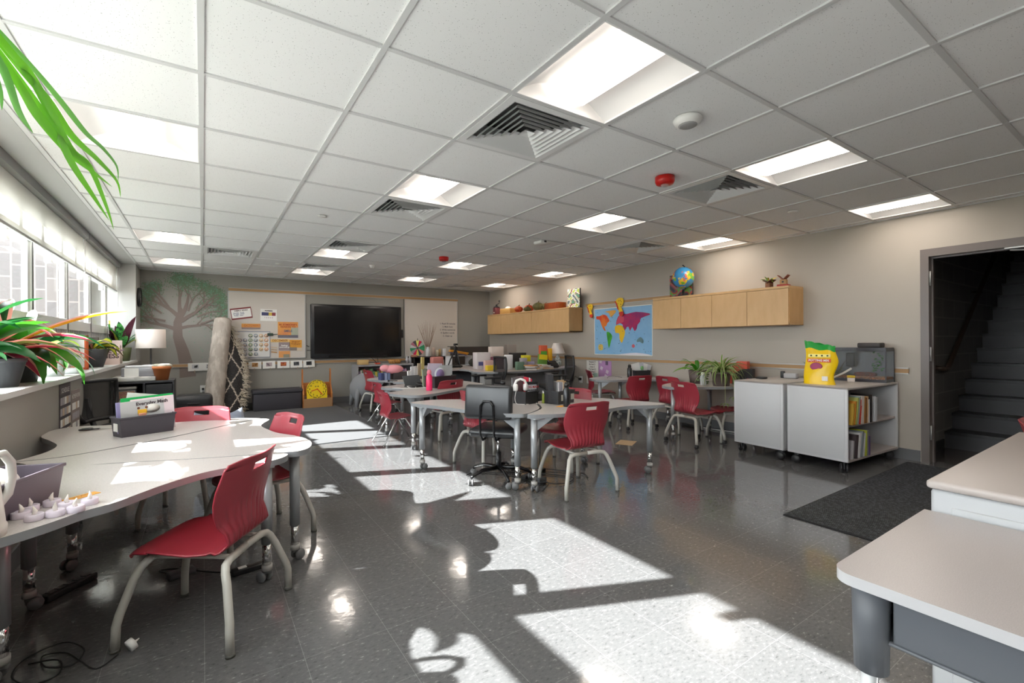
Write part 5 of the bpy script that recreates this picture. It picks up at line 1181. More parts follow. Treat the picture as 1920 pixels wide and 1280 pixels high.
# ---------------------------------------------------------------- centre table
BB = mat('bin_black', '2a2a2d', .45)
t = bin_box('table_bin', 'black bin with white headphones and books on the centre table', 'bin', (2.565, 3.64, ZT), 10, .18, .24, .12, BB, .94)
t = thing('headphones', 'white over-ear headphones hanging on the front of the black bin', 'headphones', (2.505, 3.60, ZT+.125), R(-20))
MB().tube([(-.06, 0, .0), (-.062, 0, .05), (-.04, 0, .095), (0, 0, .11), (.04, 0, .095), (.062, 0, .05), (.06, 0, 0)], .012, seg=8).build('band', WHITE, t)
for s in (-1, 1): MB().rbox((s*.045, 0, .03), (.035, .055, .07), .016, seg=3).build('ear_cup', WHITE, t)
cable('headphone_cable', 'white headphone cord trailing from the bin onto the centre table', [(2.47, 3.62, ZT+.13), (2.44, 3.60, ZT+.06), (2.445, 3.585, ZT+.01), (2.47, 3.55, ZT+.004), (2.53, 3.50, ZT+.004)], .003, WHITE)
t = thing('comic_book', 'black comic book with silver lettering at the front of the headphones bin', 'book', (2.615, 3.575, ZT+.02), R(-8)); MB().box((0, 0, .1), (.12, .018, .17), ry=.05).build('cover', BLK, t); MB().box((0.0, -.0105, .115), (.10, .003, .085)).build('title_panel', cm('b9bcc0'), t)
lettering('DOG MAN', .03, (0, -.013, .135), BACKW, cm('b0262c'), t, .001); lettering('UNLEASHED', .02, (0, -.013, .105), BACKW, BLK, t, .001)
sheet('binder', 'grey hardcover folder standing at the back of the headphones bin', 'folder', (2.55, 3.69, ZT+.01), 12, .17, .24, .012, cm('77797c'), -4)
for k, (dx, c, n_) in enumerate(((.055, 'd8374e', 'red-spined'), (.075, 'e9e6e4', 'white'), (.095, 'c8304c', 'crimson'), (.115, 'd9d4cc', 'cream'))):
    sheet('paperback', '%s paperback standing at the right side of the headphones bin' % n_, 'book', (2.55+dx, 3.66, ZT+.01), 75, .14, (.235, .23, .22, .19)[k], .014, cm(c), 0)
t = bin_box('table_bin', 'black bin with tan folders on the centre table, right of the headphones', 'bin', (2.845, 3.445, ZT), 13, .26, .19, .125, BB, .94)
for x in (-.06, .09): MB().box((x, -.095, .06), (.05, .004, .055)).build('label_tag', cm('b9b8ae'), t)
sheet('binder', 'tall black binder standing in the tan folder bin', 'binder', (2.76, 3.48, ZT+.01), 60, .17, .27, .05, cm('343437'), 0)
for k in range(4): sheet('folder', '%s folder standing in the right black bin' % ('white', 'pale grey', 'lavender-grey', 'off-white')[k], 'folder', (2.815+.022*k, 3.45+.006*k, ZT+.01), 70, .15, .19, .008, cm(('e8e6e6', 'c9c9cc', 'aaa8b4', 'dcd8d4')[k]), 0)
for k in range(3): sheet('tan_folder', '%s tan folder at the right end of the right black bin' % ('rear', 'middle', 'front')[k], 'folder', (2.91, 3.50-.03*k, ZT+.01), 13, .11, .20-.01*k, .010, cm(('d9bf98', 'cfae82', 'e0c8a4')[k]), 0)
KB = mat('bottle_black', '1e1f22', .25)
bottle('tall black flip-top bottle in front of the tan folder bin', (2.735, 3.20, ZT), .032, .22, KB, BLK2)
bottle('tall black bottle left of the headphones bin', (2.455, 3.83, ZT), .034, .21, KB, BLK2)
bottle('small green glue bottle between the two black bins', (2.70, 3.50, ZT), .013, .12, cm('93a23c'), PAPER, 'glue_bottle')
tag(MB().box((2.70, 3.235, ZT+.001), (.10, .06, .002), rz=.4).build('orange_note', cm('eaa63a')), 'orange paper note under the black flip-top bottle', 'paper')
tag(MB().ball((2.60, 3.475, ZT+.008), .008).tube([(2.6, 3.475, ZT+.004), (2.66, 3.44, ZT+.003), (2.64, 3.38, ZT+.003)], .002, seg=5).build('earbud', WHITE), 'tiny white earbud in front of the headphones bin', 'earbud')
power_strip('black power strip on the floor under the centre table', (2.52, 3.42, 0), 20, .34)
t = thing('power_adapter', 'grey adapter block on the floor beside the centre table casters', 'power adapter', (2.42, 3.18, 0), R(10)); MB().rbox((0, 0, .03), (.09, .06, .055), .006).build('brick', mat('adapter_grey', '4c4d50', .4), t)
cable('power_cable', 'black cables tangled under the centre table', [(2.0, 3.75, .01), (2.15, 3.8, .012), (2.3, 3.62, .01), (2.45, 3.5, .03), (2.6, 3.4, .01), (2.75, 3.15, .01), (2.6, 3.05, .012), (2.45, 3.12, .02), (2.5, 3.3, .06), (2.62, 3.45, .3), (2.60, 3.5, .6)], .005)
cable('power_cable', 'second black cable looping behind the centre table legs', [(2.3, 3.0, .01), (2.4, 3.05, .05), (2.35, 3.25, .01), (2.5, 3.6, .02), (2.7, 3.5, .015), (2.9, 3.2, .01), (2.85, 3.05, .01)], .004)
tag(MB().box((4.24, 3.87, .002), (.26, .2, .002), rz=.5).build('floor_paper', cm('b39a78')), 'tan sheet of paper lying on the floor beyond the centre table', 'paper')
# ---------------------------------------------------------------- middle table
bottle('hot pink water bottle with pale pink cap on the middle table', (2.30, 5.26, ZT), .038, .25, mat('hot_pink', 'f02c6a', .35), mat('pale_pink', 'f08a9a', .4))
bin_box('table_bin', 'black bin of craft materials behind the pink bottle', 'bin', (2.60, 5.60, ZT), 14, .36, .24, .15, mat('bin_black2', '332c30', .5), .94)
sheet('folder', 'white sheet with purple border in the bin behind the pink bottle', 'paper', (2.53, 5.62, ZT+.02), 14, .24, .29, .006, cm('d6cbdc'), 3); sheet('folder', 'frosted plastic sleeve standing at the right of the craft bin', 'folder', (2.68, 5.60, ZT+.02), 14, .22, .26, .008, cm('bfc4c6'), 2)
t = thing('plastic_disc', 'round purple and white lid standing in the craft bin', 'lid', (2.58, 5.56, ZT+.17), R(14)); m = MB(); m.T = Matrix.Rotation(pi/2, 4, 'X'); m.cyl((0, 0, 0), .085, .01, 0, 24); m.cyl((0, 0, .01), .065, .002, 1, 20); m.build('disc', [cm('d8dce4'), cm('9a86bc')], t)
sheet('folder', 'green and grey booklet at the left of the craft bin', 'booklet', (2.44, 5.66, ZT+.02), 14, .12, .22, .02, cm('8f9580'), -4)
t = thing('laptop', 'dark grey tablet propped up on the middle table amid cables', 'tablet', (2.34, 5.88, ZT), R(12)); MB().box((0, .02, .07), (.26, .012, .16), rx=-.5).build('screen', cm('55585a'), t); MB().rbox((0, -.08, .01), (.27, .18, .016), .005).build('keyboard', BLK, t)
cable('headphone_cable', 'white cord coiled in front of the tablet on the middle table', [(2.10, 5.72, ZT+.004), (2.02, 5.78, ZT+.004), (2.1, 5.66, ZT+.004), (2.25, 5.60, ZT+.004), (2.3, 5.72, ZT+.01), (2.2, 5.74, ZT+.02), (2.22, 5.58, ZT+.004), (2.38, 5.55, ZT+.004), (2.4, 5.68, ZT+.004)], .004, WHITE)
cable('charging_cable', 'black cords heaped beside the tablet on the middle table', [(2.3, 5.7, ZT+.02), (2.45, 5.75, ZT+.02), (2.5, 5.9, ZT+.03), (2.35, 5.8, ZT+.05), (2.4, 5.65, ZT+.02), (2.55, 5.78, ZT+.01), (2.6, 5.9, ZT+.02), (2.45, 5.85, ZT+.03)], .006)
tag(MB().rbox((2.58, 6.13, ZT+.035), (.07, .06, .07), .008).build('small_box', cm('b7a79a')), 'small tan box behind the cords on the middle table', 'box')
tag(MB().rbox((2.69, 6.08, ZT+.035), (.09, .07, .07), .014).build('charger', cm('cfc8c2')), 'pale charger block right of the small tan box', 'charger')
bin_box('table_bin', 'grey file bin of white pamphlets and tan envelopes on the middle table', 'bin', (2.58, 6.36, ZT), 14, .30, .20, .10, cm('5a5552'), .94)
for k, (dx, c, hh, n_) in enumerate(((-.10, 'e9e7e6', .17, 'short white'), (-.05, 'dcdce0', .23, 'tall white'), (.0, 'e6e4e4', .21, 'middle white'), (.06, 'b3a189', .27, 'tan'), (.10, 'd3c07a', .36, 'tall yellowish'))):
    sheet('pamphlet', '%s pamphlet in the grey file bin' % n_, 'pamphlet', (2.58+dx, 6.36+dx*.25, ZT+.01), 14+3*k, .09 if k < 4 else .06, hh, .02, cm(c), -2+k)
# behind table
t = thing('storage_cube', 'dark box with blue books beside it on the far middle table', 'box', (2.62, 7.16, ZT)); MB().rbox((0, 0, .06), (.26, .18, .12), .006).build('box', cm('3a3334'), t)
for k in range(3): tag(MB().bb(2.30+.05*k, 2.34+.05*k, 7.08, 7.24, ZT+.0, ZT+.11).build('blue_book', cm(('3a4470', '8f9ab8', '6a7a9a')[k])), '%s blue book left of the dark box, under the pink cap' % ('darkest', 'palest', 'rightmost')[k], 'book')
t = thing('bucket_hat', 'pink fabric hat lying on the dark box on the far middle table', 'hat', (2.46, 7.15, ZT+.122))
m = MB(); m.ball((.06, 0, .04), .13, 0, 18, sx=1.2, sz=.55); m.ball((-.08, 0, .06), .08, 0, 14, sz=.7); m.build('crown', mat('pink_fabric', 'e79aa2', .8), t)
t = thing('black_headset', 'small black headset lying at the left of the far middle table', 'headset', (2.36, 6.78, ZT)); MB().tube([(-.05, 0, .008), (0, .03, .01), (.05, .01, .008), (.08, -.02, .01)], .006).ball((-.05, 0, .012), .015).build('headset', BLK, t)
# ---------------------------------------------------------------- right wall tables
bin_box('table_bin', 'black bin of papers and plates on the table under the map', 'bin', (5.77, 4.96, .655), -20, .26, .18, .11, BB, .94)
for k in range(4): sheet('paper_plate', '%s standing in the bin under the map' % ('white paper pack', 'pale folded card', 'tilted white card', 'grey-white card')[k], 'paper', (5.72+.035*k, 4.99-.012*k, .675), -25, .17, .20, .012, cm(('e8e6e4', 'c9c9d2', 'efefee', 'd6d6da')[k]), -14+14*k*.8)
tag(MB().ball((5.74, 4.90, .80), .035, 0, sy=.4).build('green_gadget', cm('8fd08a')), 'small green rounded item sticking out of the paper bin', 'toy')
bottle('black flip-top bottle on the table under the world map', (5.60, 5.03, .655), .036, .20, KB, BLK2)
cable('charging_cable', 'thin black wire lying on the table under the map', [(5.2, 5.12, .658), (5.28, 5.16, .675), (5.38, 5.15, .675), (5.46, 5.06, .658)], .003)
NP = mat('nursery_pot', '5d504c', .5)
t = thing('potted_plant', 'square grey-brown pot with broad green fronds at the plant table', 'potted plant', (5.45, 3.72, .665)); pot(t, .115, .17, NP, .85, False)
foliage(t, 13, .15, .34, .028, [GREEN, mat('leaf_bright', '6fb02c', .4)], (.5, 1.4), (1.0, 2.4), .03, 14, mis=(0, 1))
m = MB(); rnd = random.Random(77)
for k in range(90):
    a = rnd.uniform(-2.6, .6); d_ = rnd.uniform(.06, .14); z_ = .15-rnd.random()**1.5*.22*(1 if d_ > .1 else .3)
    m.ball((cos(a)*d_, sin(a)*d_, z_), .012, 0, 6, sz=.8)
l = m.build('trailing_beads', mat('succulent', '6f8f5a', .5), t); l['kind'] = 'stuff'
t = thing('spider_plant', 'large striped spider plant in a brown pot, trailing baby plants', 'potted plant', (5.36, 3.33, .665)); pot(t, .115, .17, NP, .82)
SPG = mat('spider_green', '5e8a34', .45); SPC = mat('spider_cream', 'cfd4a0', .5)
foliage(t, 80, .16, .42, .0115, [SPG, SPC], (.3, 1.5), (1.2, 3.4), .03, 41, edge=1)
m = MB(); m.tube([(0, 0, .17), (-.10, -.1, .24), (-.18, -.16, .12), (-.19, -.17, -.1), (-.18, -.16, -.20)], .003, 0, 5); m.tube([(0, 0, .17), (-.02, -.15, .18), (-.05, -.2, .05), (-.06, -.2, -.13)], .003, 0, 5)
for (bx, by, bz) in ((-.18, -.16, -.20), (-.06, -.2, -.13)):
    for k in range(9): leaf(m, (bx, by, bz), k*.7, .10, .5, 2.6, .006, 1, 0)
m.build('runners', [SPC, SPG], t, fix=False)
bottle('clear squeeze bottle between the two potted plants', (5.27, 3.52, .665), .035, .16, mat('clear_white', 'd9dcde', .2, alpha=.7), WHITE, 'spray_bottle')
for k, (x, y, c1, lab) in enumerate(((5.80, 3.36, 'e0604c', 'coral magazine file beside the spider plant'), (5.74, 3.26, '2c2a2e', 'black magazine file next to the coral one'))):
    t = thing('magazine_file', lab, 'magazine file', (x, y, .665), R(-80)); hh = .29 if k == 0 else .2
    m = MB()
    for s in (-1, 1): m.prism([(-.12, 0), (.12, 0), (.12, hh), (-.0, hh), (-.12, hh*.6)], -.002, .002); m.s[-1:] = m.s[-1:]
    m = MB()
    for s in (-1, 1):
        m.T = Matrix.Translation((0, s*.045, 0)) @ Matrix.Rotation(pi/2, 4, 'X'); m.prism([(-.12, 0), (.12, 0), (.12, hh), (.0, hh), (-.12, hh*.6)], -.002, .002)
    m.T = Matrix.Identity(4); m.bb(.118, .122, -.045, .045, 0, hh); m.bb(-.122, -.118, -.045, .045, 0, hh*.6); m.bb(-.12, .12, -.045, .045, 0, .004); m.build('file', cm(c1), t)
cable('wall_cable', 'white cable lying along the wall under the plant table', [(5.85, 4.1, .012), (5.8, 3.8, .012), (5.85, 3.4, .012), (5.8, 3.0, .012)], .008, WHITE)
power_strip('black power strip on the floor under the plant table', (5.78, 4.05, 0), 85, .3)

# ---------------------------------------------------------------- rolling bookcases
def rolling_bookcase(cx, cy, rz, label, open_front):
    t = thing('rolling_bookcase', label, 'bookcase', (cx, cy, 0), R(rz), 'grey rolling bookcases'); X, Y, z0, z1 = .535, .27, .105, .788
    m = MB(); s = 1 if open_front else -1    # open side faces -Y when open_front
    for sx in (-1, 1): MB().rbox((sx*(X-.011), 0, (z0+z1)/2), (.022, 2*Y, z1-z0), .006).build('side_panel', CABG, t)
    MB().rbox((0, 0, z1-.011), (2*X, 2*Y, .022), .006).build('top', mat('cab_top', 'bab4b0', .35), t)
    MB().bb(-X+.02, X-.02, -Y, Y, z0, z0+.022).build('bottom_shelf', LAML, t, bev=.002)
    MB().bb(-X+.022, X-.022, -Y*s+.02*s, Y-.02, .418, .440).build('middle_shelf', LAML, t, bev=.002)
    MB().bb(-X+.02, X-.02, (Y-.02)*s, Y*s, z0, z1).build('back_panel', CABG, t)
    for sx in (-1, 1): MB().rbox((sx*(X+.001), 0, (z0+z1)/2), (.004, 2*Y-.05, z1-z0-.05), .0015).build('side_inset', mat('inset', 'c2c3c5', .4), t)
    for sx in (-1, 1):
        for sy in (-1, 1):
            w_ = MB(); w_.T = Matrix.Translation((sx*(X-.06), sy*(Y-.06), .042)) @ Matrix.Rotation(random.uniform(0, 3), 4, 'Z') @ Matrix.Rotation(pi/2, 4, 'X')
            for q in (-1, 1): w_.lathe([(.001, q*.022-.011), (.036, q*.022-.009), (.041, q*.022), (.036, q*.022+.009), (.001, q*.022+.011)], seg=18)
            w_.rbox((0, .02, 0), (.05, .07, .02), .01); w_.cyl((0, 0, -.02), .012, .04); w_.build('caster', mat('caster_black', '28282a', .4), t)
    return t
rolling_bookcase(5.42, 2.035, -3, 'grey rolling bookcase with open shelves of books facing the doorway', True)
rolling_bookcase(5.435, 2.605, -3, 'grey rolling bookcase standing behind the open one, side panel showing', False)
UP = [('c9a23a', .022, .20, 'mustard'), ('d58a2c', .016, .22, 'orange'), ('b9c06a', .02, .25, 'olive-yellow'), ('8fa3a0', .014, .26, 'grey-green'), ('d23a2c', .022, .23, 'bright red'), ('e0d8d0', .05, .26, 'wide white and brown'), ('b0793a', .016, .25, 'caramel'),
      ('8a5a34', .02, .24, 'brown'), ('d6b080', .016, .25, 'tan'), ('e2e0e0', .024, .22, 'white and red'), ('2a2426', .026, .26, 'black'), ('d9d9dc', .02, .24, 'pale grey'), ('c8c9ce', .02, .23, 'light blue-grey')]
LO = [('a9a4a6', .02, .17, 'grey'), ('4c4044', .045, .22, 'thick dark brown'), ('e4e3e2', .03, .23, 'white magazine-like'), ('8f979c', .03, .24, 'slate grey'), ('d8dadc', .014, .22, 'thin white'), ('b9c23c', .028, .24, 'lime green'), ('8a8f90', .02, .24, 'medium grey'), ('6a4f8a', .02, .18, 'purple')]
x = 4.945
for k, (c, wd, hh, n_) in enumerate(UP):
    wd *= 1.15; tilt = (8, 9, 10, 10, 9, 4, 3, 3, 2, 0, 0, 0, 0)[k]
    if k == 10: x += .015
    if k == 11: x += .05
    tag(MB().box((0, 0, hh/2), (wd, .17, hh)).box((0.0, -.086, hh*.5), (wd*.7, .002, hh*.5)).build('book', [cm(c)], None, (x+wd/2+hh*sin(R(tilt))*.2, 1.87-.003*k, .4405), (0, R(tilt), R(-3))), '%s book on the upper shelf of the rolling bookcase' % n_, 'book', 'books in the rolling bookcase'); x += wd+.004+.002*tilt*.3
x = 4.95
for k, (c, wd, hh, n_) in enumerate(LO):
    wd *= 1.15; tilt = (6, 8, 10, 9, 9, 8, 0, 0)[k]
    tag(MB().box((0, 0, hh/2), (wd, .17, hh)).build('book', [cm(c)], None, (x+wd/2+hh*sin(R(tilt))*.2, 1.87-.003*k, .1275), (0, R(tilt), R(-3))), '%s book on the lower shelf of the rolling bookcase' % n_, 'book', 'books in the rolling bookcase'); x += wd+.008+.001*tilt
ZB = .789
t = thing('soil_bag', 'yellow and green bag of potting mix standing on the rolling bookcase', 'bag', (5.12, 2.12, ZB), R(6))
P = []
for i in range(15):
    v = i/14; row = []
    for j in range(25):
        a = 2*pi*j/24; wd = .135*(1-.05*sin(v*9))*(1+.06*abs(v-.5)); dp = .055*(1-v)**.5*(1+.15*sin(v*7+j))+.004
        wr = 1+.04*sin(3*v*6+j*1.1)
        row.append((dp*sin(a)*wr+(-.02+.05*v), wd*cos(a)+.012*sin(v*8), .40*v+(.03*cos(a)*v**3)+.01*sin(a*5)*v))
    P.append(row)
BY = mat('bag_yellow', 'f2c900', .3); BGn = mat('bag_green', '1d9a3c', .3)
MB().grid(P, 0, True, mf=lambda i, j: 1 if i >= 12 else 0).build('bag', [BY, BGn], t, fix=True)
def onbag(z): v = z/.40; return -(.055*(1-v)**.5*1.0)-.018+.05*v-.012
m = MB()
m.box((onbag(.235)-.002, 0, .235), (.004, .20, .035), 0, ry=R(10)); m.box((onbag(.28)-.001, 0, .282), (.004, .19, .03), 1, ry=R(10)); m.ball((onbag(.175), .02, .175), .04, 2, sx=.12, sy=1.4); m.box((onbag(.06)+.0, -.06, .06), (.004, .05, .045), 3)
m.build('printed_panels', [cm('d8501c'), cm('f5e68a'), cm('a8406a'), PAPER], t)
lettering('POTTING MIX', .028, (onbag(.235)-.008, 0, .235), (R(80), 0, -pi/2), PAPER, t, .001)
m = MB()
for k in range(4): m.ball((onbag(.28)-.003, .07-.047*k, .282), .009, 0, 8, sx=.3)
m.build('seed_icons', cm('3a4a20'), t)
t = thing('aquarium', 'glass fish tank with gravel and plants on the rolling bookcase by the doorway', 'aquarium', (5.82, 2.13, ZB), R(0)); tx, ty, tz = .11, .36, .34
f = MB(); f.bb(-tx, tx, -ty, ty, 0, .03)
for sx in (-1, 1): f.bb(sx*tx-.004*sx, sx*tx+.003*sx, -ty, ty, tz-.02, tz+.01)
for sy in (-1, 1): f.bb(-tx, tx, sy*ty-.004*sy, sy*ty+.003*sy, tz-.02, tz+.01)
f.bb(-tx, tx, -ty, ty, tz+.005, tz+.015)
for sx in (-1, 1):
    for sy in (-1, 1): f.box((sx*tx, sy*ty, tz/2), (.008, .008, tz))
f.build('tank_rim', mat('tank_rim', '33333a', .3), t)
TG = mat('tank_glass', 'aeb6bb', .05, alpha=.12)
g = MB(); g.bb(-tx, -tx+.003, -ty, ty, .03, tz); g.bb(-tx, tx, -ty, -ty+.003, .03, tz); g.build('glass_walls', TG, t)
MB().bb(tx-.006, tx, -ty, ty, .03, tz).build('back_film', mat('tank_back', '6d737b', .3), t)
MB().bb(-tx+.005, tx-.008, -ty+.005, ty-.005, .03, .055).build('gravel', mat('gravel', 'a5683a', .8, noise=(90, '5a3a2a', .4, .6)), t)
MB().rbox((0, -.15, .07), (.12, .18, .05), .02).build('red_rocks', mat('red_rock', '7a3424', .9, noise=(40, '4a2018', .4, .6), bump=(60, .8)), t)
MB().rbox((.05, 0, .22), (.05, .08, .15), .01).build('water_filter', BLK, t)
m = MB(); rnd = random.Random(5)
for k in range(34): leaf(m, (rnd.uniform(-.06, .05), rnd.uniform(.08, .33), .05), rnd.uniform(0, 6.3), rnd.uniform(.08, .22), rnd.uniform(.6, 1.5), rnd.uniform(.5, 2), .012, rnd.choice((0, 1)))
for k in range(50): leaf(m, (rnd.uniform(0.02, .08), rnd.uniform(-.29, -.2), rnd.uniform(.10, .30)), rnd.uniform(0, 6.3), .035, .8, 1, .01, 2)
m.build('water_plants', [mat('driftwood', '8a7a56', .8), mat('moss', '6f7a4a', .8), mat('vivid_plant', '2c8a2c', .5)], t, fix=False)
tag(MB().rbox((5.82, 1.93, ZB+.38), (.14, .20, .05), .012).build('tank_light', mat('dark_fabric', '3f3b3b', .6)), 'dark lamp unit lying on the aquarium lid', 'lamp')
t = thing('plastic_jar', 'small clear jar with yellow lid in front of the aquarium', 'jar', (5.60, 2.03, ZB)); MB().lathe([(.03, 0), (.033, .01), (.033, .045)], seg=18).build('jar', mat('jar_body', 'e6dcd6', .3), t); MB().lathe([(.035, .045), (.035, .066), (.001, .067)], seg=18).build('lid', cm('e8c83c'), t)
t = thing('scoop', 'white scoop with long handle between the soil bag and the jar', 'scoop', (5.45, 2.20, ZB), R(-25)); MB().rbox((0, .0, .045), (.12, .1, .08), .03, seg=3).build('cup', cm('5a5f6a'), t); MB().tube([(.02, -.03, .03), (.05, -.16, .10), (.06, -.24, .15)], .010).build('handle', WHITE, t)
tag(MB().rbox((5.30, 2.80, ZB+.012), (.08, .11, .024), .012).build('computer_mouse', BLK), 'black computer mouse on the rear bookcase top', 'mouse')
t = thing('tape_dispenser', 'grey tape dispenser beside the mouse on the rear bookcase', 'tape dispenser', (5.60, 2.62, ZB)); MB().rbox((0, 0, .03), (.07, .14, .06), .012).build('body', cm('a9a9ac'), t); MB().rbox((0, .09, .04), (.04, .04, .08), .008).build('pencil_cup', BLK, t)

# ---------------------------------------------------------------- teacher desk zone
t = thing('teacher_desk', 'long light-topped teacher desk in the far right corner', 'desk', (4.8, 7.0, 0)); P_ = [(-1.05, -.50), (-.30, -.68), (.4, -.52), (1.08, -.25), (1.15, .5), (1.1, .6), (-.75, .6), (-.9, .2)]
MB().prism(smooth_poly(P_, 3), .705, .735, 0, 1).build('desktop', [LAML, EDGE], t)
MB().bb(-.6, 1.1, .3, .33, .2, .705).build('modesty_panel', CABE, t)
for x, y in ((.95, -.1), (1.05, .45), (-.65, .5)): MB().cyl((x, y, 0), .03, .705).build('leg', TLEG, t)
t = thing('drawer_pedestal', 'grey file drawer pedestal under the teacher desk', 'drawers', (4.28, 6.86, 0), R(-18)); MB().rbox((0, 0, .35), (.62, .45, .70), .008).build('body', mat('pedestal_grey', 'b5b3b0', .4), t)
for z, hh in ((.58, .2), (.36, .2), (.14, .2)): d_ = MB().rbox((0, -.232, z), (.56, .014, hh), .005).build('drawer', mat('drawer_grey', 'aaa6a2', .4), t); MB().ball((.2, -.245, z+.03), .012).build('knob', DGREY, d_)
t = thing('side_desk', 'side desk with tripod joining the teacher desk to the back shelf', 'desk', (4.05, 8.35, 0)); MB().bb(-.35, .5, -.70, .85, .70, .73).build('desktop', [LAML], t)
for x, y in ((-.3, -.66), (-.3, .8), (.45, .8), (.45, -.66)): MB().bb(x-.02, x+.02, y-.02, y+.02, 0, .70).build('leg', CABE, t)
MB().bb(.40, .42, -.62, .76, .1, .70).build('dark_panel', cm('3f4146'), t)
for k, (x, y) in enumerate(((3.55, 7.35), (3.82, 7.22))):
    t = thing('storage_tub', ('clear grey-lidded tub stacked under the side desk, left one', 'clear grey-lidded tub under the side desk, right one with papers')[k], 'storage tub', (x, y, 0), R(10), 'clear tubs'); MB().rbox((0, 0, .24), (.25, .36, .46), .02).build('tub', mat('tub_clear', '9aa0a2', .3, alpha=.8), t); MB().rbox((0, 0, .48), (.28, .39, .04), .012).build('lid', mat('tub_lid', '7d8588', .4), t); MB().box((0, -.185, .26), (.16, .004, .2)).build('paper_label', cm('c0c0c8'), t)
t = thing('cube_shelf', 'black cube shelf with books beside the right whiteboard', 'bookshelf', (4.22, 9.70, 0)); m = MB()
m.bb(-.42, .42, -.2, .2, .885, .91); m.bb(-.42, .42, -.2, .2, .0, .03); m.bb(-.42, .42, -.2, .2, .55, .57)
for x in (-.42, -.02, .395): m.bb(x, x+.025, -.2, .2, 0, .91)
m.bb(-.42, .42, .19, .2, 0, .9); m.build('carcass', mat('shelf_black', '2c2b2e', .5), t)
for k in range(9): tag(MB().bb(4.235+.038*k, 4.268+.038*k, 9.53, 9.68, .571, .571+.2+.02*((k*5) % 4)).build('book', cm(('cfcac2', 'a86a64', 'd4d0c8', '7a6a60', 'c4b8a0', 'b0a8a0', '8a5a52', 'dcd8d0', '6a5c58')[k])), '%s book in the black cube shelf' % ('cream', 'rose', 'ivory', 'brown', 'sand', 'stone grey', 'dusty red', 'white', 'dark taupe')[k], 'book', 'books in the black cube shelf')
ZS = .911
t = thing('prize_wheel', 'colourful prize spinning wheel on the black cube shelf', 'prize wheel', (3.93, 9.62, ZS)); m = MB(); cs = ['2a8a5a', 'b9b9bb', 'c41c4a', 'e0e07a', '4a4c50', 'b06a7c', 'c8c8ca', '2a8a5a', '9a9a9c', 'c41c4a', 'dcd86a', '3c3e44', 'd8888a', '2f9a6a']; n = 14
for k in range(n):
    a0, a1 = 2*pi*k/n, 2*pi*(k+1)/n; m.add([(0, -.012, .19), (.17*cos(a0), -.012, .19+.17*sin(a0)), (.17*cos((a0+a1)/2), -.012, .19+.17*sin((a0+a1)/2)), (.17*cos(a1), -.012, .19+.17*sin(a1)), (0, 0, .19), (.17*cos(a0), 0, .19+.17*sin(a0)), (.17*cos((a0+a1)/2), 0, .19+.17*sin((a0+a1)/2)), (.17*cos(a1), 0, .19+.17*sin(a1))], [(0, 1, 2, 3), (4, 7, 6, 5), (1, 5, 6, 2), (2, 6, 7, 3)], k)
m.build('wheel_disc', [cm(c) for c in cs], t, fix=True); MB().ball((0, -.015, .19), .03, 0, sy=.4).box((0, -.018, .375), (.012, .01, .05)).build('hub', DGREY, t); MB().bb(-.015, .015, .005, .03, 0, .36).bb(-.08, .08, -.03, .05, 0, .012).build('stand', BLK, t)
t = thing('branch_vase', 'white milk-can vase of bare twigs on the black cube shelf', 'vase', (4.17, 9.60, ZS)); MB().lathe([(.045, 0), (.05, .01), (.052, .14), (.04, .17), (.036, .19), (.044, .21)], seg=20).build('vase', mat('enamel_white', 'c4c6c8', .4), t)
m = MB(); rnd = random.Random(6)
for k in range(17):
    a = rnd.uniform(0, 6.3); s_ = rnd.uniform(.05, .34); hh = rnd.uniform(.45, .62); cx, cy = cos(a)*s_, sin(a)*s_*.5-.02
    m.tube([(0, 0, .05), (cx*.2, cy*.2, .22), (cx*.6, cy*.6, .2+hh*.55), (cx, cy, .2+hh)], [.005, .0045, .0035, .001], 0, 5)
    if k % 2: m.tube([(cx*.6, cy*.6, .2+hh*.55), (cx*.6+rnd.uniform(-.06, .06), cy*.6, .2+hh*.85)], [.003, .001], 0, 5)
m.build('twigs', mat('twig', '8a6f5c', .8), t)
for k, (x, w_, h_, c, lab) in enumerate(((4.30, .07, .20, 'b9a496', 'tan tall canister right of the twig vase'), (4.40, .06, .14, 'cfc0a4', 'cream jar right of the tan canister'), (4.46, .05, .16, 'a88a5c', 'straw-coloured small basket on the black shelf'), (4.56, .03, .17, 'dcdadc', 'white upright booklet on the black shelf end'))):
    if k < 3: tag(MB().lathe([(w_*.5, 0), (w_*.55, h_*.8), (w_*.45, h_), (.001, h_)], (x, 9.60, ZS), 0, 14).build('canister', cm(c)), lab, 'canister')
    else: sheet('booklet', lab, 'booklet', (x, 9.60, ZS), 0, .05, h_, .12, cm(c))
tag(MB().rbox((3.80, 9.48, ZS+.02), (.12, .1, .05), .015).build('snack_bag', cm('b07a64')), 'reddish crumpled packet at the foot of the prize wheel', 'packet')
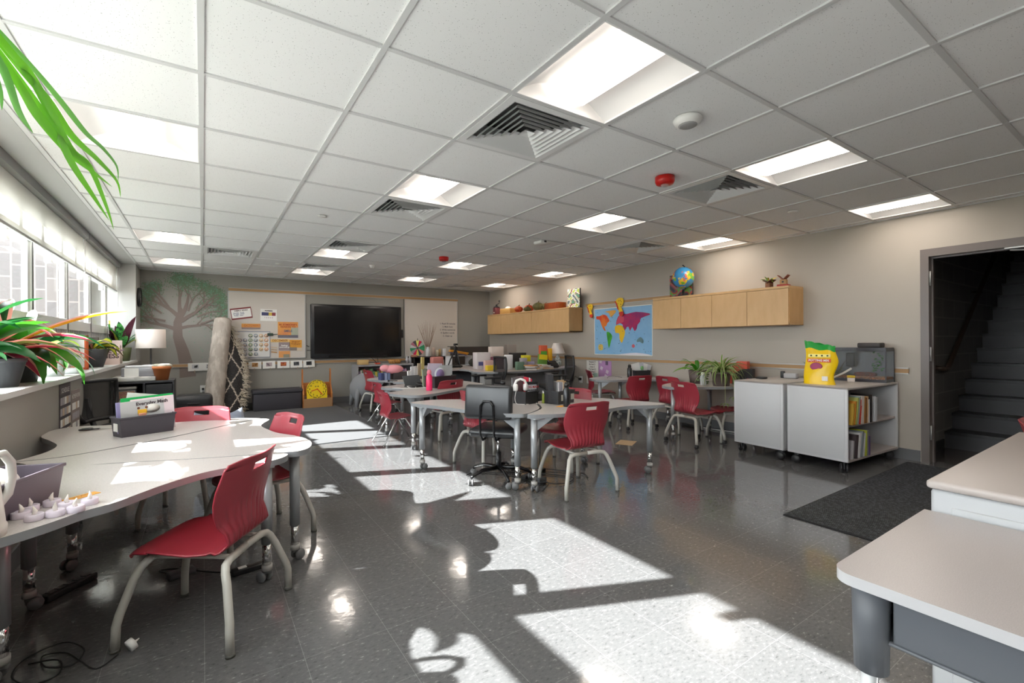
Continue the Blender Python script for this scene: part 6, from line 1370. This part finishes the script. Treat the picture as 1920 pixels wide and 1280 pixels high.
# tripod
t = thing('tripod', 'black camera tripod standing on the side desk', 'tripod', (4.10, 8.10, .731), R(10)); m = MB()
for k in range(3):
    a = k*2*pi/3+.5; MB().tube([(0, 0, .36), (cos(a)*.1, sin(a)*.1, .16), (cos(a)*.16, sin(a)*.16, .0)], [.018, .014, .010]).build('leg', BLK, t)
MB().tube([(0, 0, .1), (0, 0, .42)], .014).rbox((0, 0, .38), (.06, .06, .06), .01).build('centre_column', BLK, t); MB().rbox((0, 0, .45), (.08, .05, .04), .01).tube([(0, 0, .43), (-.12, -.05, .41), (-.25, -.08, .41)], .006).build('pan_head', BLK, t)
tag(MB().rbox((4.05, 8.15, .735+.02), (.36, .22, .045), .02).build('black_pouch', BLK), 'flat black pouch under the tripod on the side desk', 'pouch')
tag(MB().ball((4.52, 8.0, .731+.09), .16, 0, sx=1.1, sz=.62).build('dark_hat', mat('dark_knit', '2c2a22', .95)), 'dark rounded knit hat on the side desk', 'hat')
t = thing('wire_tray', 'white two-tier tray holding yellow envelopes on the side desk', 'tray', (4.50, 8.75, .731)); m = MB(); m.bb(-.24, .24, -.15, .15, .20, .21); m.bb(-.24, .24, -.15, .15, 0, .012)
for x in (-.24, .23): m.bb(x, x+.012, -.15, .15, 0, .21)
m.build('tray', cm('c9cacc'), t)
for k in range(3): tag(MB().box((4.45+.02*k, 8.72, .98+.022*k), (.36, .24, .014), rz=-.3+.1*k, ry=.18).build('yellow_envelope', cm(('4a4468', 'e2941c', 'eda52c')[k])), '%s envelope sliding off the white tray' % ('dark violet', 'lower orange-yellow', 'top orange-yellow')[k], 'envelope')
tag(MB().rbox((4.20, 9.2, .731+.09), (.3, .12, .18), .03, rz=.2).build('pink_print', cm('c9827c')), 'salmon pink rounded package behind the tripod', 'package')
tag(MB().bb(4.55, 5.55, 9.2, 9.26, .0, 1.12).build('low_partition', cm('3d3632')), 'dark brown low partition in front of the back right corner', 'partition')
D = [ # name, label, cat, x, y, w, d, h, colour
 ('cardboard_box', 'white and grey printed carton at the left of the teacher desk', 'box', 4.22, 7.30, .26, .22, .30, 'cbc3c3'), ('storage_box', 'taller pale box with handle hole behind the printed carton', 'box', 4.62, 7.45, .24, .18, .40, 'cdbfb6'),
 ('carton', 'grey brown carton behind the tall pale box', 'box', 4.98, 7.50, .20, .14, .44, '8f8680'), ('black_tray', 'black letter tray below the grey brown carton', 'tray', 5.0, 7.28, .30, .16, .28, '242426'),
 ('tissue_box', 'dark red banded box on the teacher desk', 'box', 4.44, 7.12, .22, .1, .22, '6a2c3c'), ('tissue_box', 'yellow tissue carton at the front left of the teacher desk', 'tissue box', 4.10, 6.78, .17, .11, .09, 'e3c22c'),
 ('tissue_box', 'pale pink carton on top of the yellow tissue carton', 'box', 4.14, 6.92, .16, .1, .17, 'c9a8a4'), ('white_bag', 'crumpled white bag standing on the teacher desk', 'bag', 4.50, 6.84, .13, .1, .26, 'e4e4e8'),
 ('pencil_tub', 'green pencil tub with clear sides on the teacher desk', 'tub', 4.62, 6.66, .14, .1, .14, '6f8f7c'), ('file_holder', 'grey file holder right of the pencil tub', 'file holder', 4.78, 6.78, .1, .12, .20, 'a4a2a8'),
 ('sticky_box', 'yellow-topped box standing on the desk, left of the mesh chair', 'box', 4.98, 6.98, .15, .12, .24, 'd9cc2c'), ('purple_box', 'lavender small box below the yellow-topped one', 'box', 4.95, 6.80, .14, .08, .13, 'a9a2c4'),
 ('game_box', 'tall red, green and white game box leaning behind the phone', 'box', 5.36, 6.95, .16, .06, .42, 'd8603c'), ('game_box', 'tall yellow and orange box beside the red game box', 'box', 5.50, 6.93, .08, .08, .36, 'efb21c'),
 ('book_stand', 'green and yellow book displayed at the front of the desk', 'book', 5.12, 6.68, .18, .05, .26, '5f8a34')]
for nm, lb, ct, x, y, w_, d_, h_, c in D:
    o = tag(MB().rbox((0, 0, h_/2), (w_, d_, h_), .006).build(nm, cm(c), None, (x, y, .7355), (0, R(6) if nm == 'book_stand' else 0, R(-8))), lb, ct)
    if 'game_box' in nm and c == 'd8603c':
        MB().box((0, -.032, .26), (.13, .004, .10)).build('green_print', cm('5fae3c'), o); MB().box((.01, -.033, .14), (.12, .004, .13)).build('white_print', PAPER, o)
    if nm == 'book_stand': MB().box((0, -.028, .21), (.17, .004, .09)).build('yellow_band', cm('eed21c'), o)
    if lb.startswith('white and grey'): MB().box((-.06, -.112, .1), (.09, .004, .07)).build('blue_label', cm('4a4c7a'), o)
t = thing('desk_lamp', 'small table lamp with white shade and patterned teardrop base', 'lamp', (5.74, 6.98, .7355)); MB().lathe([(.04, 0), (.075, .04), (.08, .09), (.045, .17), (.018, .22), (.012, .27)], seg=20).build('base', mat('lamp_base', '8fa09f', .3, noise=(38, 'd8dedc', .45, .55)), t)
MB().lathe([(.15, .26), (.085, .46), (.082, .46), (.146, .26)], seg=24, cap=False).build('lamp_shade', mat('small_shade', 'e2dcd8', .8), t)
t = thing('desk_phone', 'black desk phone beside the patterned lamp', 'phone', (5.40, 6.72, .7355)); MB().rbox((0, 0, .07), (.22, .16, .05), .012, rx=.7).build('base', BLK, t); MB().rbox((-.09, -.02, .11), (.045, .16, .03), .012, rx=.7).build('handset', BLK2, t)
rnd = random.Random(8); PC = ['d8d4d0', 'e8e6e4', 'c9b29a', 'b8b0aa', 'd0985c', 'eae8e8', 'c7c1bd', 'dcd2c4']
for k in range(14):
    o = tag(MB().box((0, 0, 0), (.26, .19, .016)).build('paper_pile', cm(PC[k % 8]), None, (4.83+.13*(k % 3)+rnd.uniform(-.03, .03), 6.52+.03*(k % 2), .745+.0165*(k//3)*1.0+.0165*(k % 3)*0), (0, 0, rnd.uniform(-.7, .7))), '%s sheaf of papers in the heap on the teacher desk, %s layer' % (('grey-white', 'white', 'tan', 'greyish', 'orange', 'bright white', 'stone', 'cream')[k % 8], ('bottom', 'second', 'third', 'fourth', 'top')[k//3]), 'paper', 'papers heaped on the teacher desk')
for k in range(3): tag(MB().box((5.72+.05*k, 6.66+.03*k, .741+.009*k), (.24, .18, .008), rz=.3*k).build('paper_pile', cm(('cfc6d2', 'b9b0bc', 'dcd6dc')[k])), '%s lilac sheet in the stack below the patterned lamp' % ('bottom', 'middle', 'top')[k], 'paper')

# ---------------------------------------------------------------- foreground right
t = thing('student_desk', 'student desk with rounded grey top and dark plastic tray, lower right corner', 'desk', (1.70, .10, 0))
DT = mat('desk_top_grey', 'b9b2b0', .28, noise=(420, 'a8a1a0', .35, .7)); x0, x1, y0, y1 = -.388, .33, -.6, .425; c = .05
rp = [(x0+c-c*cos(a*pi/12), y1-c+c*sin(a*pi/12)) for a in range(7)]+[(x1, y1), (x1, y0), (x0+c, y0)]+[(x0+c-c*cos(a*pi/12), y0+c-c*sin(a*pi/12)) for a in range(5, -1, -1)]
MB().prism(rp, .628, .655, 0, 1, True).build('desktop', [DT, mat('desk_lip', 'bcbbbc', .3)], t, bev=.007, fix=True)
tr_ = MB(); q = [(x0+.10, y1-.05), (x0+.12, y1-.07), (x0+.12, y0+.05), (x1-.03, y0+.05), (x1-.03, y1-.05)]
tr_.bb(x0+.06, x0+.075, y0+.1, y1-.11, .50, .628); tr_.bb(x0+.10, x1-.03, y1-.065, y1-.05, .50, .628); tr_.bb(x0+.06, x1-.03, y0+.05, y1-.05, .49, .50); tr_.build('book_tray', mat('tray_grey', '5b5e63', .5), t, bev=.006)
for x, y in ((x0+.065, y1-.065), (x0+.065, y0+.08)):
    lg = MB().tube([(x, y, .5), (x-.01, y+.01, .02)], .0185, seg=14).build('leg', mat('desk_leg_white', 'dcdcdc', .3), t)
    MB().lathe([(.036, .415), (.04, .628)], (x, y, 0), 0, 18).build('leg_sleeve', mat('tray_grey'), lg); MB().cyl((x-.01, y+.01, 0), .022, .03).build('foot', DGREY, lg)
t = thing('drawer_cabinet', 'white-grey metal drawer cabinet behind the student desk at the right edge', 'cabinet', (2.78, -.0, 0))
MB().rbox((0, 0, .735), (1.44, 1.06, .03), .012, seg=3).build('top', mat('cab_top_taupe', 'b4aba6', .35), t)
b_ = MB(); b_.rbox((0, 0, .36), (1.42, 1.04, .72), .012); b_.build('body', mat('cabinet_white', 'b3b5b7', .35), t)
MB().rbox((-.712, 0, .52), (.010, .93, .30), .004).build('drawer', mat('cabinet_white'), t); MB().rbox((-.712, 0, .2), (.010, .93, .28), .004).build('drawer', mat('cabinet_white'), t)
cable('charging_cable', 'short dark cord lying on the drawer cabinet top at the right edge', [(3.0, .12, .753), (2.94, .17, .755), (2.90, .13, .755), (2.97, .09, .753), (3.1, .06, .753), (3.2, .0, .753)], .004)
